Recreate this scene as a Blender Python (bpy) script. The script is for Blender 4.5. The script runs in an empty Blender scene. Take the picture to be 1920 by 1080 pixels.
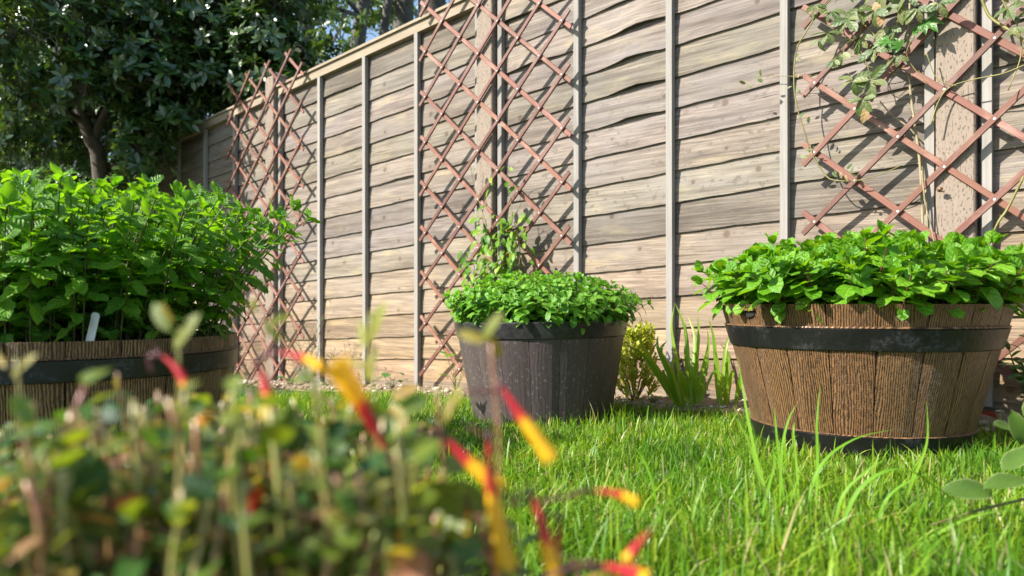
import bpy, math, random
import numpy as np
from mathutils import Vector, Matrix

random.seed(7)
rng = np.random.default_rng(11)
sc = bpy.context.scene
COL = sc.collection
R = math.radians

# ------------------------------------------------------------------ camera, world, sun, exposure
CH = 0.300                                  # camera height over the lawn right below it
F, CX, HZ = 1400.0, 960.0, 575.0            # focal length and horizon in photograph pixels (1920 wide)
cam = bpy.data.cameras.new('camera'); camo = bpy.data.objects.new('camera', cam); COL.objects.link(camo)
camo.location = (0, 0, CH); camo.rotation_euler = (R(90), 0, 0)
cam.sensor_width = 36.0; cam.lens = F / 1920 * 36.0
cam.shift_y = (HZ - 540) / 1920
cam.clip_start = 0.02; cam.clip_end = 300
cam.dof.use_dof = True; cam.dof.focus_distance = 1.9; cam.dof.aperture_fstop = 4.7
sc.camera = camo

SUN_EL = R(38)
SUN_H = Vector((-0.945, -0.33, 0)).normalized()
SUN_DIR = (SUN_H * math.cos(SUN_EL) + Vector((0, 0, math.sin(SUN_EL)))).normalized()
world = bpy.data.worlds.new('World'); sc.world = world; world.use_nodes = True
wn = world.node_tree
sky = wn.nodes.new('ShaderNodeTexSky'); sky.sky_type = 'NISHITA'; sky.sun_disc = False
sky.sun_elevation = SUN_EL; sky.sun_rotation = math.atan2(SUN_H.x, SUN_H.y)
bg = wn.nodes['Background']; bg.inputs['Strength'].default_value = 0.11
wn.links.new(sky.outputs['Color'], bg.inputs['Color'])
sun = bpy.data.lights.new('sun', 'SUN'); sun.energy = 5.0; sun.angle = R(0.5); sun.color = (1.0, 0.94, 0.85)
suno = bpy.data.objects.new('sun', sun); COL.objects.link(suno)
suno.rotation_euler = (-SUN_DIR).to_track_quat('-Z', 'Y').to_euler(); suno.location = (-6, -3, 8)
sc.view_settings.view_transform = 'Standard'
try: sc.view_settings.look = 'None'
except Exception: pass
sc.view_settings.exposure = 1.22; sc.view_settings.gamma = 1.0
sc.render.engine = 'CYCLES'
sc.cycles.max_bounces = 8; sc.cycles.transparent_max_bounces = 8
sc.cycles.use_denoising = True

# ------------------------------------------------------------------ helpers
def tag(o, label=None, cat=None, group=None, kind=None):
    if label: o['label'] = label
    if cat: o['category'] = cat
    if group: o['group'] = group
    if kind: o['kind'] = kind
    return o

def empty(name, loc=(0, 0, 0), rz=0.0, parent=None):
    o = bpy.data.objects.new(name, None); COL.objects.link(o)
    o.location = loc; o.rotation_euler = (0, 0, rz); o.empty_display_size = 0.05
    if parent: o.parent = parent
    return o

def link(name, me, parent=None, mat=None, smooth=False):
    o = bpy.data.objects.new(name, me); COL.objects.link(o)
    if parent: o.parent = parent
    if mat and not me.materials: me.materials.append(mat)
    if smooth: me.polygons.foreach_set('use_smooth', [True] * len(me.polygons))
    return o

class MB:
    """collects verts and faces (and uv) and builds one mesh"""
    def __init__(s): s.v = []; s.f = []; s.uv = None
    def add(s, vs, fs):
        b = len(s.v); s.v.extend([tuple(v) for v in vs]); s.f.extend([tuple(i + b for i in f) for f in fs])
    def box(s, x0, x1, y0, y1, z0, z1, shear=0.0):
        vs = [(x, y, z + shear * x) for x in (x0, x1) for y in (y0, y1) for z in (z0, z1)]
        s.add(vs, [(0, 1, 3, 2), (4, 6, 7, 5), (0, 4, 5, 1), (2, 3, 7, 6), (0, 2, 6, 4), (1, 5, 7, 3)])
    def tube(s, pts, r0, r1=None, n=5, cap=True):
        if r1 is None: r1 = r0
        P = [Vector(p) for p in pts]; m = len(P)
        base = len(s.v); ref = Vector((0.31, 0.17, 0.93))
        for i, p in enumerate(P):
            d = (P[min(i + 1, m - 1)] - P[max(i - 1, 0)])
            d = d.normalized() if d.length > 1e-9 else Vector((0, 0, 1))
            a = d.cross(ref)
            if a.length < 1e-3: a = d.cross(Vector((1, 0, 0)))
            a.normalize(); b = d.cross(a)
            rr = r0(i / (m - 1)) if callable(r0) else r0 + (r1 - r0) * i / (m - 1)
            for k in range(n):
                t = 2 * math.pi * k / n
                s.v.append(tuple(p + a * (rr * math.cos(t)) + b * (rr * math.sin(t))))
        for i in range(m - 1):
            for k in range(n):
                q = base + i * n; k2 = (k + 1) % n
                s.f.append((q + k, q + k2, q + n + k2, q + n + k))
        if cap:
            s.f.append(tuple(base + k for k in reversed(range(n))))
            s.f.append(tuple(base + (m - 1) * n + k for k in range(n)))
    def mesh(s, name):
        me = bpy.data.meshes.new(name); me.from_pydata(s.v, [], s.f); me.update(); return me
    def build(s, name, mat, parent=None, smooth=False):
        return link(name, s.mesh(name), parent, mat, smooth)

def spline(pts, n):
    """Catmull-Rom through pts, n samples per span"""
    P = [Vector(p) for p in pts]; P = [P[0] * 2 - P[1]] + P + [P[-1] * 2 - P[-2]]
    out = []
    for i in range(1, len(P) - 2):
        for k in range(n):
            t = k / n; a, b, c, d = P[i - 1:i + 3]
            out.append(0.5 * ((2 * b) + (c - a) * t + (2 * a - 5 * b + 4 * c - d) * t * t + (3 * b - a - 3 * c + d) * t ** 3))
    out.append(P[-2]); return out

def at(px, py, Y):
    """photograph pixel at depth Y -> world point"""
    return Vector(((px - CX) / F * Y, Y, CH + (HZ - py) / F * Y))

def G(x, y):
    """lawn height: falls gently to the left and away"""
    y = max(-2.0, min(9.0, y)); return 0.020 * max(-7.0, min(4.0, x)) - 0.015 * y - 0.03 * max(0.0, y - 2.2)

def mesh_np(name, V, quads=None, tris=None, uv=None, mat=None, smooth=False):
    me = bpy.data.meshes.new(name)
    nq = 0 if quads is None else len(quads); nt = 0 if tris is None else len(tris)
    loops = np.concatenate([q.reshape(-1) for q in (quads, tris) if q is not None and len(q)]).astype(np.int32)
    tot = np.concatenate([np.full(nq, 4, np.int32), np.full(nt, 3, np.int32)])
    start = np.concatenate([[0], np.cumsum(tot)[:-1]]).astype(np.int32)
    me.vertices.add(len(V)); me.vertices.foreach_set('co', V.astype(np.float32).reshape(-1))
    me.loops.add(len(loops)); me.loops.foreach_set('vertex_index', loops)
    me.polygons.add(len(tot)); me.polygons.foreach_set('loop_start', start); me.polygons.foreach_set('loop_total', tot)
    if uv is not None:
        l = me.uv_layers.new(name='UVMap'); l.data.foreach_set('uv', uv[loops].astype(np.float32).reshape(-1))
    if smooth: me.polygons.foreach_set('use_smooth', np.ones(len(tot), bool))
    if mat: me.materials.append(mat)
    me.update(calc_edges=True); me.validate()
    return me

# ---- leaves: template = (V, quads, uv); local +Y along the leaf, +Z its upper side, unit length
def leaf_tpl(width=0.5, rows=6, half=2, peak=0.4, sharp=1.3, fold=0.25, droop=0.25, serr=0.0, wave=0.0, quilt=0.0, petiole=0.06, seed=0):
    rr = np.random.default_rng(seed); V = []; U = []
    cols = 2 * half + 1
    for i in range(rows + 1):
        t = i / rows
        w = (t ** (0.55 * peak / 0.4)) * ((1 - t) ** (0.5 * sharp)) if 0 < t < 1 else 0.0
        m = (peak / 1.0)
        w = width * 0.5 * w * 2.0
        if i == 0: w = 0.012
        if i == rows: w = 0.004
        if serr and 0 < i < rows: w *= 1 + serr * (1 if i % 2 else -1)
        for c in range(cols):
            u = (c - half) / half
            x = u * w
            y = petiole + t * (1 - petiole) - (0.05 * abs(u) * math.sin(t * 3.14))
            z = fold * abs(x) - droop * t * t * 0.6 + wave * math.sin(t * 9 + u * 2 + seed) * abs(u) * 0.05
            z += quilt * 0.02 * ((1 if (i % 2) else -1) * (abs(u) if c not in (0, cols - 1) else 0.3))
            V.append((x, y, z)); U.append((u * 0.5 + 0.5, t))
    Q = []
    for i in range(rows):
        for c in range(cols - 1):
            a = i * cols + c; Q.append((a, a + 1, a + cols + 1, a + cols))
    return np.array(V), np.array(Q), np.array(U)

def lobed_tpl(n=5, seed=0, sp=1.15):
    """palmate leaf, n lobes from one point"""
    V = [(0, 0.0, 0)]; U = [(0.5, 0.1)]; Q = []
    for k in range(n):
        a = (k - (n - 1) / 2) * sp * 0.55; L = 1.0 - 0.16 * abs(k - (n - 1) / 2)
        d = np.array([math.sin(a), math.cos(a)]); p = np.array([d[1], -d[0]])
        b = len(V)
        for (t, w, z) in ((0.35, 0.13, 0.05), (0.65, 0.15, 0.03), (1.0, 0.005, -0.12)):
            for u in (-1, 0, 1):
                q = d * t * L + p * u * w * L
                V.append((q[0], q[1], z + (0.04 if u else 0))); U.append((u * 0.5 + 0.5, t))
        Q += [(0, b + 1, b + 1, b)] if False else []
        Q += [(0, b, b + 1, b + 2)]
        for r in (0, 3):
            Q += [(b + r, b + r + 3, b + r + 4, b + r + 1), (b + r + 1, b + r + 4, b + r + 5, b + r + 2)]
    return np.array(V), np.array(Q), np.array(U)

def leaf_mat(pos, d, up, s, roll=0.0):
    y = Vector(d).normalized(); x = y.cross(Vector(up))
    if x.length < 1e-4: x = y.cross(Vector((1, 0.3, 0)))
    x.normalize(); z = x.cross(y)
    if roll:
        c, sn = math.cos(roll), math.sin(roll); x, z = x * c + z * sn, z * c - x * sn
    m = np.eye(4); m[:3, 0] = x * s; m[:3, 1] = y * s; m[:3, 2] = z * s; m[:3, 3] = pos
    return m

def tpl_mesh(name, tpl, mat): return mesh_np(name, tpl[0], tpl[1], None, tpl[2], mat, True)

def join_leaves(name, tpls, mats, which, mat):
    Vs, Qs, Us = [], [], []; off = 0
    for k, (V, Q, U) in enumerate(tpls):
        M = mats[which == k]
        if not len(M): continue
        W = np.einsum('nij,vj->nvi', M[:, :3, :3], V) + M[:, None, :3, 3]
        n = len(M); Vs.append(W.reshape(-1, 3))
        Qs.append((Q[None] + (np.arange(n) * len(V))[:, None, None]).reshape(-1, 4) + off)
        Us.append(np.tile(U, (n, 1))); off += n * len(V)
    return mesh_np(name, np.concatenate(Vs), np.concatenate(Qs), None, np.concatenate(Us), mat, True)

def foliage(root, tpls, mats, mat, n_single=300, rank=None, name='leaf', mass='foliage'):
    """the leaves that show largest become parts; the rest one part of kind stuff. mats in world space."""
    M = np.array(mats); which = rng.integers(0, len(tpls), len(M))
    org = np.array(root.location)
    if rank is None: rank = np.linalg.norm(M[:, :3, 3] - np.array([0, 0, CH]), axis=1)
    M[:, :3, 3] -= org
    order = np.argsort(rank); first = order[:n_single]; rest = order[n_single:]
    mes = [tpl_mesh(name, t, mat) for t in tpls]
    for i in first:
        o = bpy.data.objects.new(name, mes[which[i]]); COL.objects.link(o); o.parent = root
        o.matrix_local = Matrix(M[i].tolist())
    if len(rest):
        o = link(mass, join_leaves(mass, tpls, M[rest], which[rest], mat), root); o['kind'] = 'stuff'

# ------------------------------------------------------------------ materials
class NT:
    def __init__(s, name):
        s.m = bpy.data.materials.new(name); s.m.use_nodes = True; s.t = s.m.node_tree
        s.b = s.t.nodes['Principled BSDF']; s.out = s.t.nodes['Material Output']
    def n(s, ty, **kw):
        o = s.t.nodes.new('ShaderNode' + ty)
        for k, v in kw.items(): setattr(o, k, v)
        return o
    def set(s, node, **kw):
        for k, v in kw.items():
            i = node.inputs[k.replace('_', ' ')]
            if hasattr(v, 'is_linked') or isinstance(v, bpy.types.NodeSocket): s.t.links.new(v, i)
            else: i.default_value = v
        return node
    def l(s, a, b): s.t.links.new(a, b)
    def math(s, op, a, b=0.0, c=0.0, clamp=False):
        o = s.n('Math', operation=op, use_clamp=clamp)
        for i, v in enumerate((a, b, c)):
            if isinstance(v, bpy.types.NodeSocket): s.l(v, o.inputs[i])
            else: o.inputs[i].default_value = v
        return o.outputs[0]
    def vmath(s, op, a, b):
        o = s.n('VectorMath', operation=op)
        for i, v in enumerate((a, b)):
            if isinstance(v, bpy.types.NodeSocket): s.l(v, o.inputs[i])
            else: o.inputs[i].default_value = v
        return o.outputs[0]
    def mix(s, f, a, b, mode='MIX'):
        o = s.n('Mix', data_type='RGBA', blend_type=mode)
        for k, v in ((0, f), (6, a), (7, b)):
            if isinstance(v, bpy.types.NodeSocket): s.l(v, o.inputs[k])
            elif k == 0: o.inputs[0].default_value = v
            else: o.inputs[k].default_value = (*v[:3], 1)
        return o.outputs[2]
    def ramp(s, f, stops):
        o = s.n('ValToRGB'); e = o.color_ramp.elements
        while len(e) < len(stops): e.new(0.5)
        for el, (p, c) in zip(e, stops):
            el.position = p; el.color = (c, c, c, 1) if isinstance(c, (int, float)) else (*c, 1)
        s.l(f, o.inputs[0]); return o.outputs[0]
    def noise(s, v, scale, detail=4, rough=0.55, dist=0.0, out=0):
        o = s.n('TexNoise'); o.inputs['Scale'].default_value = scale; o.inputs['Detail'].default_value = detail
        o.inputs['Roughness'].default_value = rough; o.inputs['Distortion'].default_value = dist
        if v is not None: s.l(v, o.inputs['Vector'])
        return o.outputs[out]
    def bump(s, h, strength, dist):
        o = s.n('Bump'); o.inputs['Strength'].default_value = strength; o.inputs['Distance'].default_value = dist
        s.l(h, o.inputs['Height']); s.l(o.outputs[0], s.b.inputs['Normal']); return o
    def objvec(s, scale, rnd=37.0):
        tc = s.n('TexCoord'); oi = s.n('ObjectInfo')
        off = s.n('CombineXYZ'); r = s.math('MULTIPLY', oi.outputs['Random'], rnd)
        for i in range(3): s.l(r, off.inputs[i])
        v = s.vmath('ADD', tc.outputs['Object'], off.outputs[0])
        return s.vmath('MULTIPLY', v, scale), oi, tc

def mat_board():
    """weathered sawn softwood, grain along x; object colour tints, object alpha = water splashes"""
    s = NT('weathered_board'); v, oi, tc = s.objvec((1.0, 1.0, 1.0))
    g = s.vmath('MULTIPLY', v, (2.2, 6.0, 64.0)); fine = s.noise(g, 2.6, 8, 0.72, 0.1)
    warp = s.noise(s.vmath('MULTIPLY', v, (3.0, 1.0, 10.0)), 1.4, 3, 0.5)
    w = s.n('TexWave', wave_type='BANDS', bands_direction='Z', wave_profile='SAW')
    w.inputs['Scale'].default_value = 13.0; w.inputs['Distortion'].default_value = 3.2; w.inputs['Detail'].default_value = 3
    w.inputs['Detail Scale'].default_value = 0.9
    s.l(s.vmath('MULTIPLY', v, (0.22, 1.0, 1.0)), w.inputs['Vector'])
    vo = s.n('TexVoronoi', feature='F1'); vo.inputs['Scale'].default_value = 1.0; vo.inputs['Randomness'].default_value = 0.55
    vo.voronoi_dimensions = '2D'; kx = s.n('SeparateXYZ'); s.l(s.vmath('MULTIPLY', tc.outputs['Object'], (8.4, 0.0, 8.73)), kx.inputs[0]); kc = s.n('CombineXYZ')
    s.l(kx.outputs[0], kc.inputs[0]); s.l(kx.outputs[2], kc.inputs[1]); s.l(kc.outputs[0], vo.inputs['Vector'])
    pick = s.n('SeparateXYZ'); s.l(vo.outputs['Color'], pick.inputs[0]); has = s.ramp(pick.outputs[0], [(0.78, 0.0), (0.80, 1.0)])
    kd = s.math('ADD', vo.outputs['Distance'], s.math('MULTIPLY', fine, 0.05)); kd = s.math('DIVIDE', kd, s.math('ADD', 0.7, s.math('MULTIPLY', pick.outputs[1], 0.7)))
    knot = s.math('MULTIPLY', has, s.ramp(kd, [(0.07, 1.0), (0.13, 0.0)]))
    ring = s.math('MULTIPLY', has, s.ramp(kd, [(0.08, 0.0), (0.16, 1.0), (0.30, 0.0)]))
    big = s.noise(s.vmath('MULTIPLY', v, (2.0, 1.0, 5.0)), 1.6, 4, 0.6)
    c = s.mix(s.ramp(fine, [(0.36, 0.0), (0.66, 1.0)]), (0.080, 0.068, 0.057), (0.322, 0.282, 0.232))
    c = s.mix(s.math('MULTIPLY', w.outputs['Fac'], 0.42), c, (0.20, 0.172, 0.145))
    c = s.mix(s.ramp(big, [(0.42, 0.0), (0.66, 0.75)]), c, (0.215, 0.200, 0.185))
    c = s.mix(s.ramp(warp, [(0.58, 0.0), (0.80, 0.45)]), c, (0.40, 0.35, 0.20))
    strk = s.noise(s.vmath('MULTIPLY', v, (1.1, 1.0, 26.0)), 1.3, 4, 0.6)
    c = s.mix(s.ramp(strk, [(0.48, 0.0), (0.66, 0.75)]), c, (0.100, 0.086, 0.075))
    c = s.mix(s.math('MULTIPLY', ring, 0.45), c, (0.17, 0.145, 0.122))
    c = s.mix(s.math('MULTIPLY', knot, 0.85), c, (0.10, 0.078, 0.062))
    c = s.mix(1.0, c, oi.outputs['Color'], 'MULTIPLY')
    sp = s.noise(s.vmath('MULTIPLY', v, (27.0, 30.0, 46.0)), 1.0, 3, 0.6, 0.0)
    spot = s.ramp(sp, [(0.60, 0.0), (0.64, 1.0)])
    c = s.mix(s.math('MULTIPLY', s.math('MULTIPLY', spot, oi.outputs['Alpha']), 0.75), c, (0.13, 0.11, 0.095))
    s.l(c, s.b.inputs['Base Color']); s.b.inputs['Roughness'].default_value = 0.85
    s.b.inputs['Specular IOR Level'].default_value = 0.2
    h = s.math('ADD', fine, s.math('MULTIPLY', w.outputs['Fac'], 0.5)); h = s.math('SUBTRACT', h, s.math('MULTIPLY', knot, 0.5))
    s.bump(h, 0.8, 0.003)
    return s.m

def mat_timber(name, lo, hi, incised=False, rough=0.85):
    """sawn timber, grain along z"""
    s = NT(name); v, oi, tc = s.objvec((1, 1, 1))
    fine = s.noise(s.vmath('MULTIPLY', v, (60, 60, 3.0)), 2.0, 6, 0.65, 0.3)
    big = s.noise(s.vmath('MULTIPLY', v, (9, 9, 2.0)), 1.5, 4, 0.6)
    c = s.mix(fine, lo, hi); c = s.mix(s.ramp(big, [(0.45, 0), (0.75, 0.5)]), c, tuple(x * 0.72 for x in hi))
    h = fine
    if incised:
        br = s.n('TexBrick'); br.inputs['Scale'].default_value = 1.0; br.inputs['Mortar Size'].default_value = 0.0
        x = s.noise(s.vmath('MULTIPLY', v, (260, 120, 75)), 1.0, 1, 0.5)
        cut = s.ramp(x, [(0.60, 0.0), (0.64, 1.0)])
        c = s.mix(s.math('MULTIPLY', cut, 0.7), c, tuple(x_ * 0.4 for x_ in lo)); h = s.math('SUBTRACT', fine, cut)
    c = s.mix(1.0, c, oi.outputs['Color'], 'MULTIPLY')
    s.l(c, s.b.inputs['Base Color']); s.b.inputs['Roughness'].default_value = rough
    s.b.inputs['Specular IOR Level'].default_value = 0.25
    s.bump(h, 0.4, 0.002); return s.m

def mat_slat():
    s = NT('stained_slat'); v, oi, tc = s.objvec((1, 1, 1))
    fine = s.noise(s.vmath('MULTIPLY', v, (2.5, 60, 90)), 2.0, 6, 0.7, 0.2)
    big = s.noise(s.vmath('MULTIPLY', v, (7, 20, 20)), 1.3, 4, 0.65)
    c = s.mix(fine, (0.085, 0.029, 0.017), (0.205, 0.080, 0.047))
    c = s.mix(s.ramp(big, [(0.50, 0.0), (0.72, 0.6)]), c, (0.33, 0.20, 0.155))
    c = s.mix(1.0, c, oi.outputs['Color'], 'MULTIPLY')
    s.l(c, s.b.inputs['Base Color']); s.b.inputs['Roughness'].default_value = 0.6
    s.bump(fine, 0.4, 0.0015); return s.m

def mat_stave(name, groove, face, gscale=105.0, wet=0.45, spots=0.0, bumpd=0.004):
    """moulded wood look: embossed grain running up the stave (local y across, z up)"""
    s = NT(name); v, oi, tc = s.objvec((1, 1, 1), 3.1)
    wob = s.noise(s.vmath('MULTIPLY', v, (4, 26, 7)), 1.0, 3, 0.5)
    y = s.n('SeparateXYZ'); s.l(v, y.inputs[0])
    ph = s.math('ADD', s.math('MULTIPLY', y.outputs[1], gscale * 6.283 * 1.3), s.math('MULTIPLY', wob, 26.0))
    sn = s.math('SINE', ph)
    brk = s.noise(s.vmath('MULTIPLY', v, (80, 400, 80)), 1.0, 4, 0.75)
    sprd = s.noise(s.vmath('MULTIPLY', v, (3, 18, 4)), 1.0, 2, 0.5)
    g = s.math('ADD', s.math('MULTIPLY', s.math('MULTIPLY', sn, sprd), 0.30), brk)
    line = s.ramp(g, [(0.34, 0.0), (0.60, 1.0)])
    big = s.noise(s.vmath('MULTIPLY', v, (6, 14, 5)), 1.0, 3, 0.6)
    face2 = tuple(x * 0.62 for x in face)
    cf = s.mix(s.ramp(big, [(0.35, 0), (0.7, 1)]), face, face2)
    c = s.mix(line, groove, cf)
    if spots:
        d = s.noise(tc.outputs['Object'], 105.0, 3, 0.6)
        c = s.mix(s.math('MULTIPLY', s.ramp(d, [(0.60, 0.0), (0.66, 1.0)]), spots), c, (0.20, 0.17, 0.165))
    c = s.mix(1.0, c, oi.outputs['Color'], 'MULTIPLY')
    s.l(c, s.b.inputs['Base Color']); s.b.inputs['Roughness'].default_value = wet
    s.bump(line, 0.9, bumpd); return s.m

def mat_hoop():
    s = NT('black_hoop'); tc = s.n('TexCoord')
    a = s.noise(tc.outputs['Object'], 14.0, 5, 0.7, 0.4); b = s.noise(tc.outputs['Object'], 120.0, 3, 0.6)
    m = s.math('MULTIPLY', s.ramp(a, [(0.54, 0.0), (0.60, 1.0)]), s.ramp(b, [(0.42, 0.0), (0.60, 1.0)]))
    c = s.mix(s.math('MULTIPLY', m, 0.5), (0.006, 0.006, 0.0065), (0.06, 0.063, 0.07))
    s.l(c, s.b.inputs['Base Color']); s.l(s.ramp(a, [(0.35, 0.32), (0.65, 0.55)]), s.b.inputs['Roughness'])
    s.bump(s.math('ADD', b, a), 0.35, 0.002); return s.m

def mat_leaf(name, cols, trans=0.4, tcol=None, rough=0.38, veins=9.0, quilt=0.0, vein_col=0.25, spec=0.5, drops=0.0):
    """cols: three leaf greens picked per leaf; light passes through the blade"""
    s = NT(name); oi = s.n('ObjectInfo'); ge = s.n('NewGeometry'); tc = s.n('TexCoord')
    r = s.math('FRACT', s.math('ADD', s.math('MULTIPLY', oi.outputs['Random'], 7.31), s.math('MULTIPLY', ge.outputs['Random Per Island'], 5.7)))
    c = s.ramp(r, [(0.0, cols[0]), (0.5, cols[1]), (1.0, cols[2])])
    uv = s.n('SeparateXYZ'); s.l(tc.outputs['UV'], uv.inputs[0])
    u = s.math('ABSOLUTE', s.math('SUBTRACT', uv.outputs[0], 0.5))
    mid = s.ramp(u, [(0.02, 1.0), (0.06, 0.0)])
    q = s.math('SINE', s.math('MULTIPLY', s.math('SUBTRACT', uv.outputs[1], s.math('MULTIPLY', u, 0.55)), veins * 6.283))
    side = s.ramp(q, [(0.90, 0.0), (1.0, 1.0)])
    vn = s.math('MAXIMUM', mid, s.math('MULTIPLY', side, 0.55))
    lighter = s.mix(1.0, c, (1.7, 1.5, 1.5), 'MULTIPLY')
    c = s.mix(s.math('MULTIPLY', vn, vein_col), c, lighter)
    blot = s.noise(tc.outputs['Object'], 30.0, 3, 0.6)
    c = s.mix(s.ramp(blot, [(0.35, 0.22), (0.6, 0.0)]), c, s.mix(1.0, c, (0.5, 0.55, 0.5), 'MULTIPLY'))
    s.l(c, s.b.inputs['Base Color']); s.b.inputs['Roughness'].default_value = rough
    s.b.inputs['Specular IOR Level'].default_value = spec
    if quilt:
        h = s.math('SUBTRACT', s.math('MULTIPLY', q, -0.5), s.math('MULTIPLY', mid, 1.2))
        h = s.math('ADD', h, s.math('MULTIPLY', s.noise(tc.outputs['UV'], 14.0, 3, 0.6), 1.2))
        s.bump(h, quilt, 0.002)
    tr = s.n('BsdfTranslucent')
    tcx = s.mix(1.0, c, tcol or (1.6, 1.55, 0.7), 'MULTIPLY'); s.l(tcx, tr.inputs['Color'])
    mx = s.n('MixShader'); mx.inputs[0].default_value = trans
    s.l(s.b.outputs[0], mx.inputs[1]); s.l(tr.outputs[0], mx.inputs[2]); s.l(mx.outputs[0], s.out.inputs['Surface'])
    return s.m

def mat_plain(name, col, rough=0.6, noise=0.0, nscale=40.0, bump=0.0, spec=0.5, col2=None):
    s = NT(name); s.b.inputs['Roughness'].default_value = rough; s.b.inputs['Specular IOR Level'].default_value = spec
    tc = s.n('TexCoord'); f = s.noise(tc.outputs['Object'], nscale, 5, 0.65)
    c2 = col2 or tuple(x * (1 - noise) for x in col)
    s.l(s.mix(s.ramp(f, [(0.35, 0.0), (0.65, 1.0)]), col, c2), s.b.inputs['Base Color'])
    if bump: s.bump(f, bump, 0.004)
    return s.m

def mat_soil():
    s = NT('bed_soil'); tc = s.n('TexCoord'); o = tc.outputs['Object']
    a = s.noise(o, 60, 6, 0.7); b = s.noise(o, 7, 4, 0.6)
    c = s.mix(s.ramp(a, [(0.35, 0), (0.65, 1)]), (0.07, 0.045, 0.028), (0.30, 0.215, 0.135))
    c = s.mix(s.ramp(b, [(0.4, 0), (0.7, 0.6)]), c, (0.36, 0.27, 0.18))
    s.l(c, s.b.inputs['Base Color']); s.b.inputs['Roughness'].default_value = 0.95; s.bump(a, 0.9, 0.01); return s.m

def mat_ground():
    s = NT('turf_soil'); tc = s.n('TexCoord'); o = tc.outputs['Object']
    a = s.noise(o, 40, 6, 0.7); b = s.noise(o, 3, 4, 0.6)
    c = s.mix(s.ramp(a, [(0.35, 0), (0.65, 1)]), (0.035, 0.05, 0.012), (0.06, 0.085, 0.02))
    c = s.mix(s.ramp(b, [(0.4, 0), (0.7, 0.5)]), c, (0.07, 0.06, 0.03))
    s.l(c, s.b.inputs['Base Color']); s.b.inputs['Roughness'].default_value = 0.95; s.bump(a, 0.8, 0.01); return s.m

M_board = mat_board()
M_batten = mat_timber('grey_batten', (0.155, 0.145, 0.13), (0.36, 0.34, 0.31))
M_cap = mat_timber('capping_timber', (0.30, 0.225, 0.13), (0.56, 0.46, 0.30))
M_post = mat_timber('post_timber', (0.175, 0.138, 0.108), (0.30, 0.245, 0.195), incised=True)
M_slat = mat_slat()
M_rivet = mat_plain('rivet_steel', (0.55, 0.54, 0.52), 0.4)
M_stave = mat_stave('oak_look_stave', (0.030, 0.015, 0.007), (0.275, 0.145, 0.060), 165, 0.40, 0.0, 0.0028)
M_stave2 = mat_stave('dark_oak_look_stave', (0.036, 0.019, 0.009), (0.31, 0.170, 0.070), 150)
M_pot = mat_stave('brown_resin_plank', (0.066, 0.050, 0.048), (0.088, 0.067, 0.064), 60, 0.45, 0.75, 0.0006)
M_potrim = mat_plain('black_resin_rim', (0.018, 0.017, 0.018), 0.3, 0.0, 60, 0.15, col2=(0.045, 0.043, 0.045))
M_hoop = mat_hoop()
M_slot = mat_plain('slot_dark', (0.008, 0.006, 0.005), 0.8)
M_soil = mat_soil(); M_ground = mat_ground()
M_compost = mat_plain('potting_compost', (0.05, 0.034, 0.022), 0.95, 0.6, 90, 0.9)
M_grass = mat_leaf('grass_blade', [(0.085, 0.215, 0.012), (0.180, 0.335, 0.018), (0.310, 0.400, 0.035)], 0.42, (1.5, 1.35, 0.4), 0.42, 0.1, 0, 0.0, 0.38)
def grass_variety(m):
    nt = m.node_tree; ramp = [n for n in nt.nodes if n.type == 'VALTORGB'][0]; e = ramp.color_ramp.elements
    for p_, c_ in ((0.94, (0.27, 0.37, 0.035, 1)), (0.95, (0.42, 0.34, 0.16, 1))): q = e.new(p_); q.color = c_
    e[-1].color = (0.48, 0.40, 0.20, 1)
    bs = nt.nodes['Principled BSDF']; src = bs.inputs['Base Color'].links[0].from_socket
    tc = nt.nodes.new('ShaderNodeTexCoord'); nz = nt.nodes.new('ShaderNodeTexNoise'); nz.inputs['Scale'].default_value = 5.0; nz.inputs['Detail'].default_value = 4
    nt.links.new(tc.outputs['Object'], nz.inputs['Vector']); rp = nt.nodes.new('ShaderNodeValToRGB'); nt.links.new(nz.outputs[0], rp.inputs[0])
    rp.color_ramp.elements[0].position = .36; rp.color_ramp.elements[0].color = (.50, .70, .72, 1); rp.color_ramp.elements[1].position = .60; rp.color_ramp.elements[1].color = (1.12, 1.08, 1, 1)
    mx = nt.nodes.new('ShaderNodeMix'); mx.data_type = 'RGBA'; mx.blend_type = 'MULTIPLY'; mx.inputs[0].default_value = 1
    tg = [l.to_socket for l in src.links]; nt.links.new(src, mx.inputs[6]); nt.links.new(rp.outputs[0], mx.inputs[7])
    for x in tg: nt.links.new(mx.outputs[2], x)
grass_variety(M_grass)
M_tall = mat_leaf('tall_blade', [(0.14, 0.33, 0.02), (0.18, 0.37, 0.03), (0.22, 0.41, 0.04)], 0.46, (1.5, 1.4, 0.5), 0.55, 0.1, 0, 0.15, 0.25)
M_mint = mat_leaf('mint_leaf', [(0.090, 0.265, 0.020), (0.130, 0.325, 0.024), (0.175, 0.375, 0.026)], 0.50, (1.7, 1.5, 0.3), 0.36, 7.0, 0.8, 0.35, 0.5)
M_herb = mat_leaf('oregano_leaf', [(0.085, 0.255, 0.012), (0.125, 0.320, 0.016), (0.175, 0.375, 0.022)], 0.40, (1.7, 1.45, 0.35), 0.33, 4.0, 0.6, 0.6, 0.5)
M_herb2 = mat_leaf('marjoram_leaf', [(0.095, 0.265, 0.018), (0.130, 0.325, 0.025), (0.180, 0.380, 0.035)], 0.38, (1.5, 1.4, 0.6), 0.40, 4.0, 0.3, 0.5, 0.5)
M_stem = mat_plain('green_stem', (0.13, 0.20, 0.035), 0.5, 0.35, 60, col2=(0.16, 0.10, 0.05))
M_mintstem = mat_plain('mint_stem', (0.075, 0.11, 0.022), 0.5, 0.35, 60, col2=(0.055, 0.035, 0.022))
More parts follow.
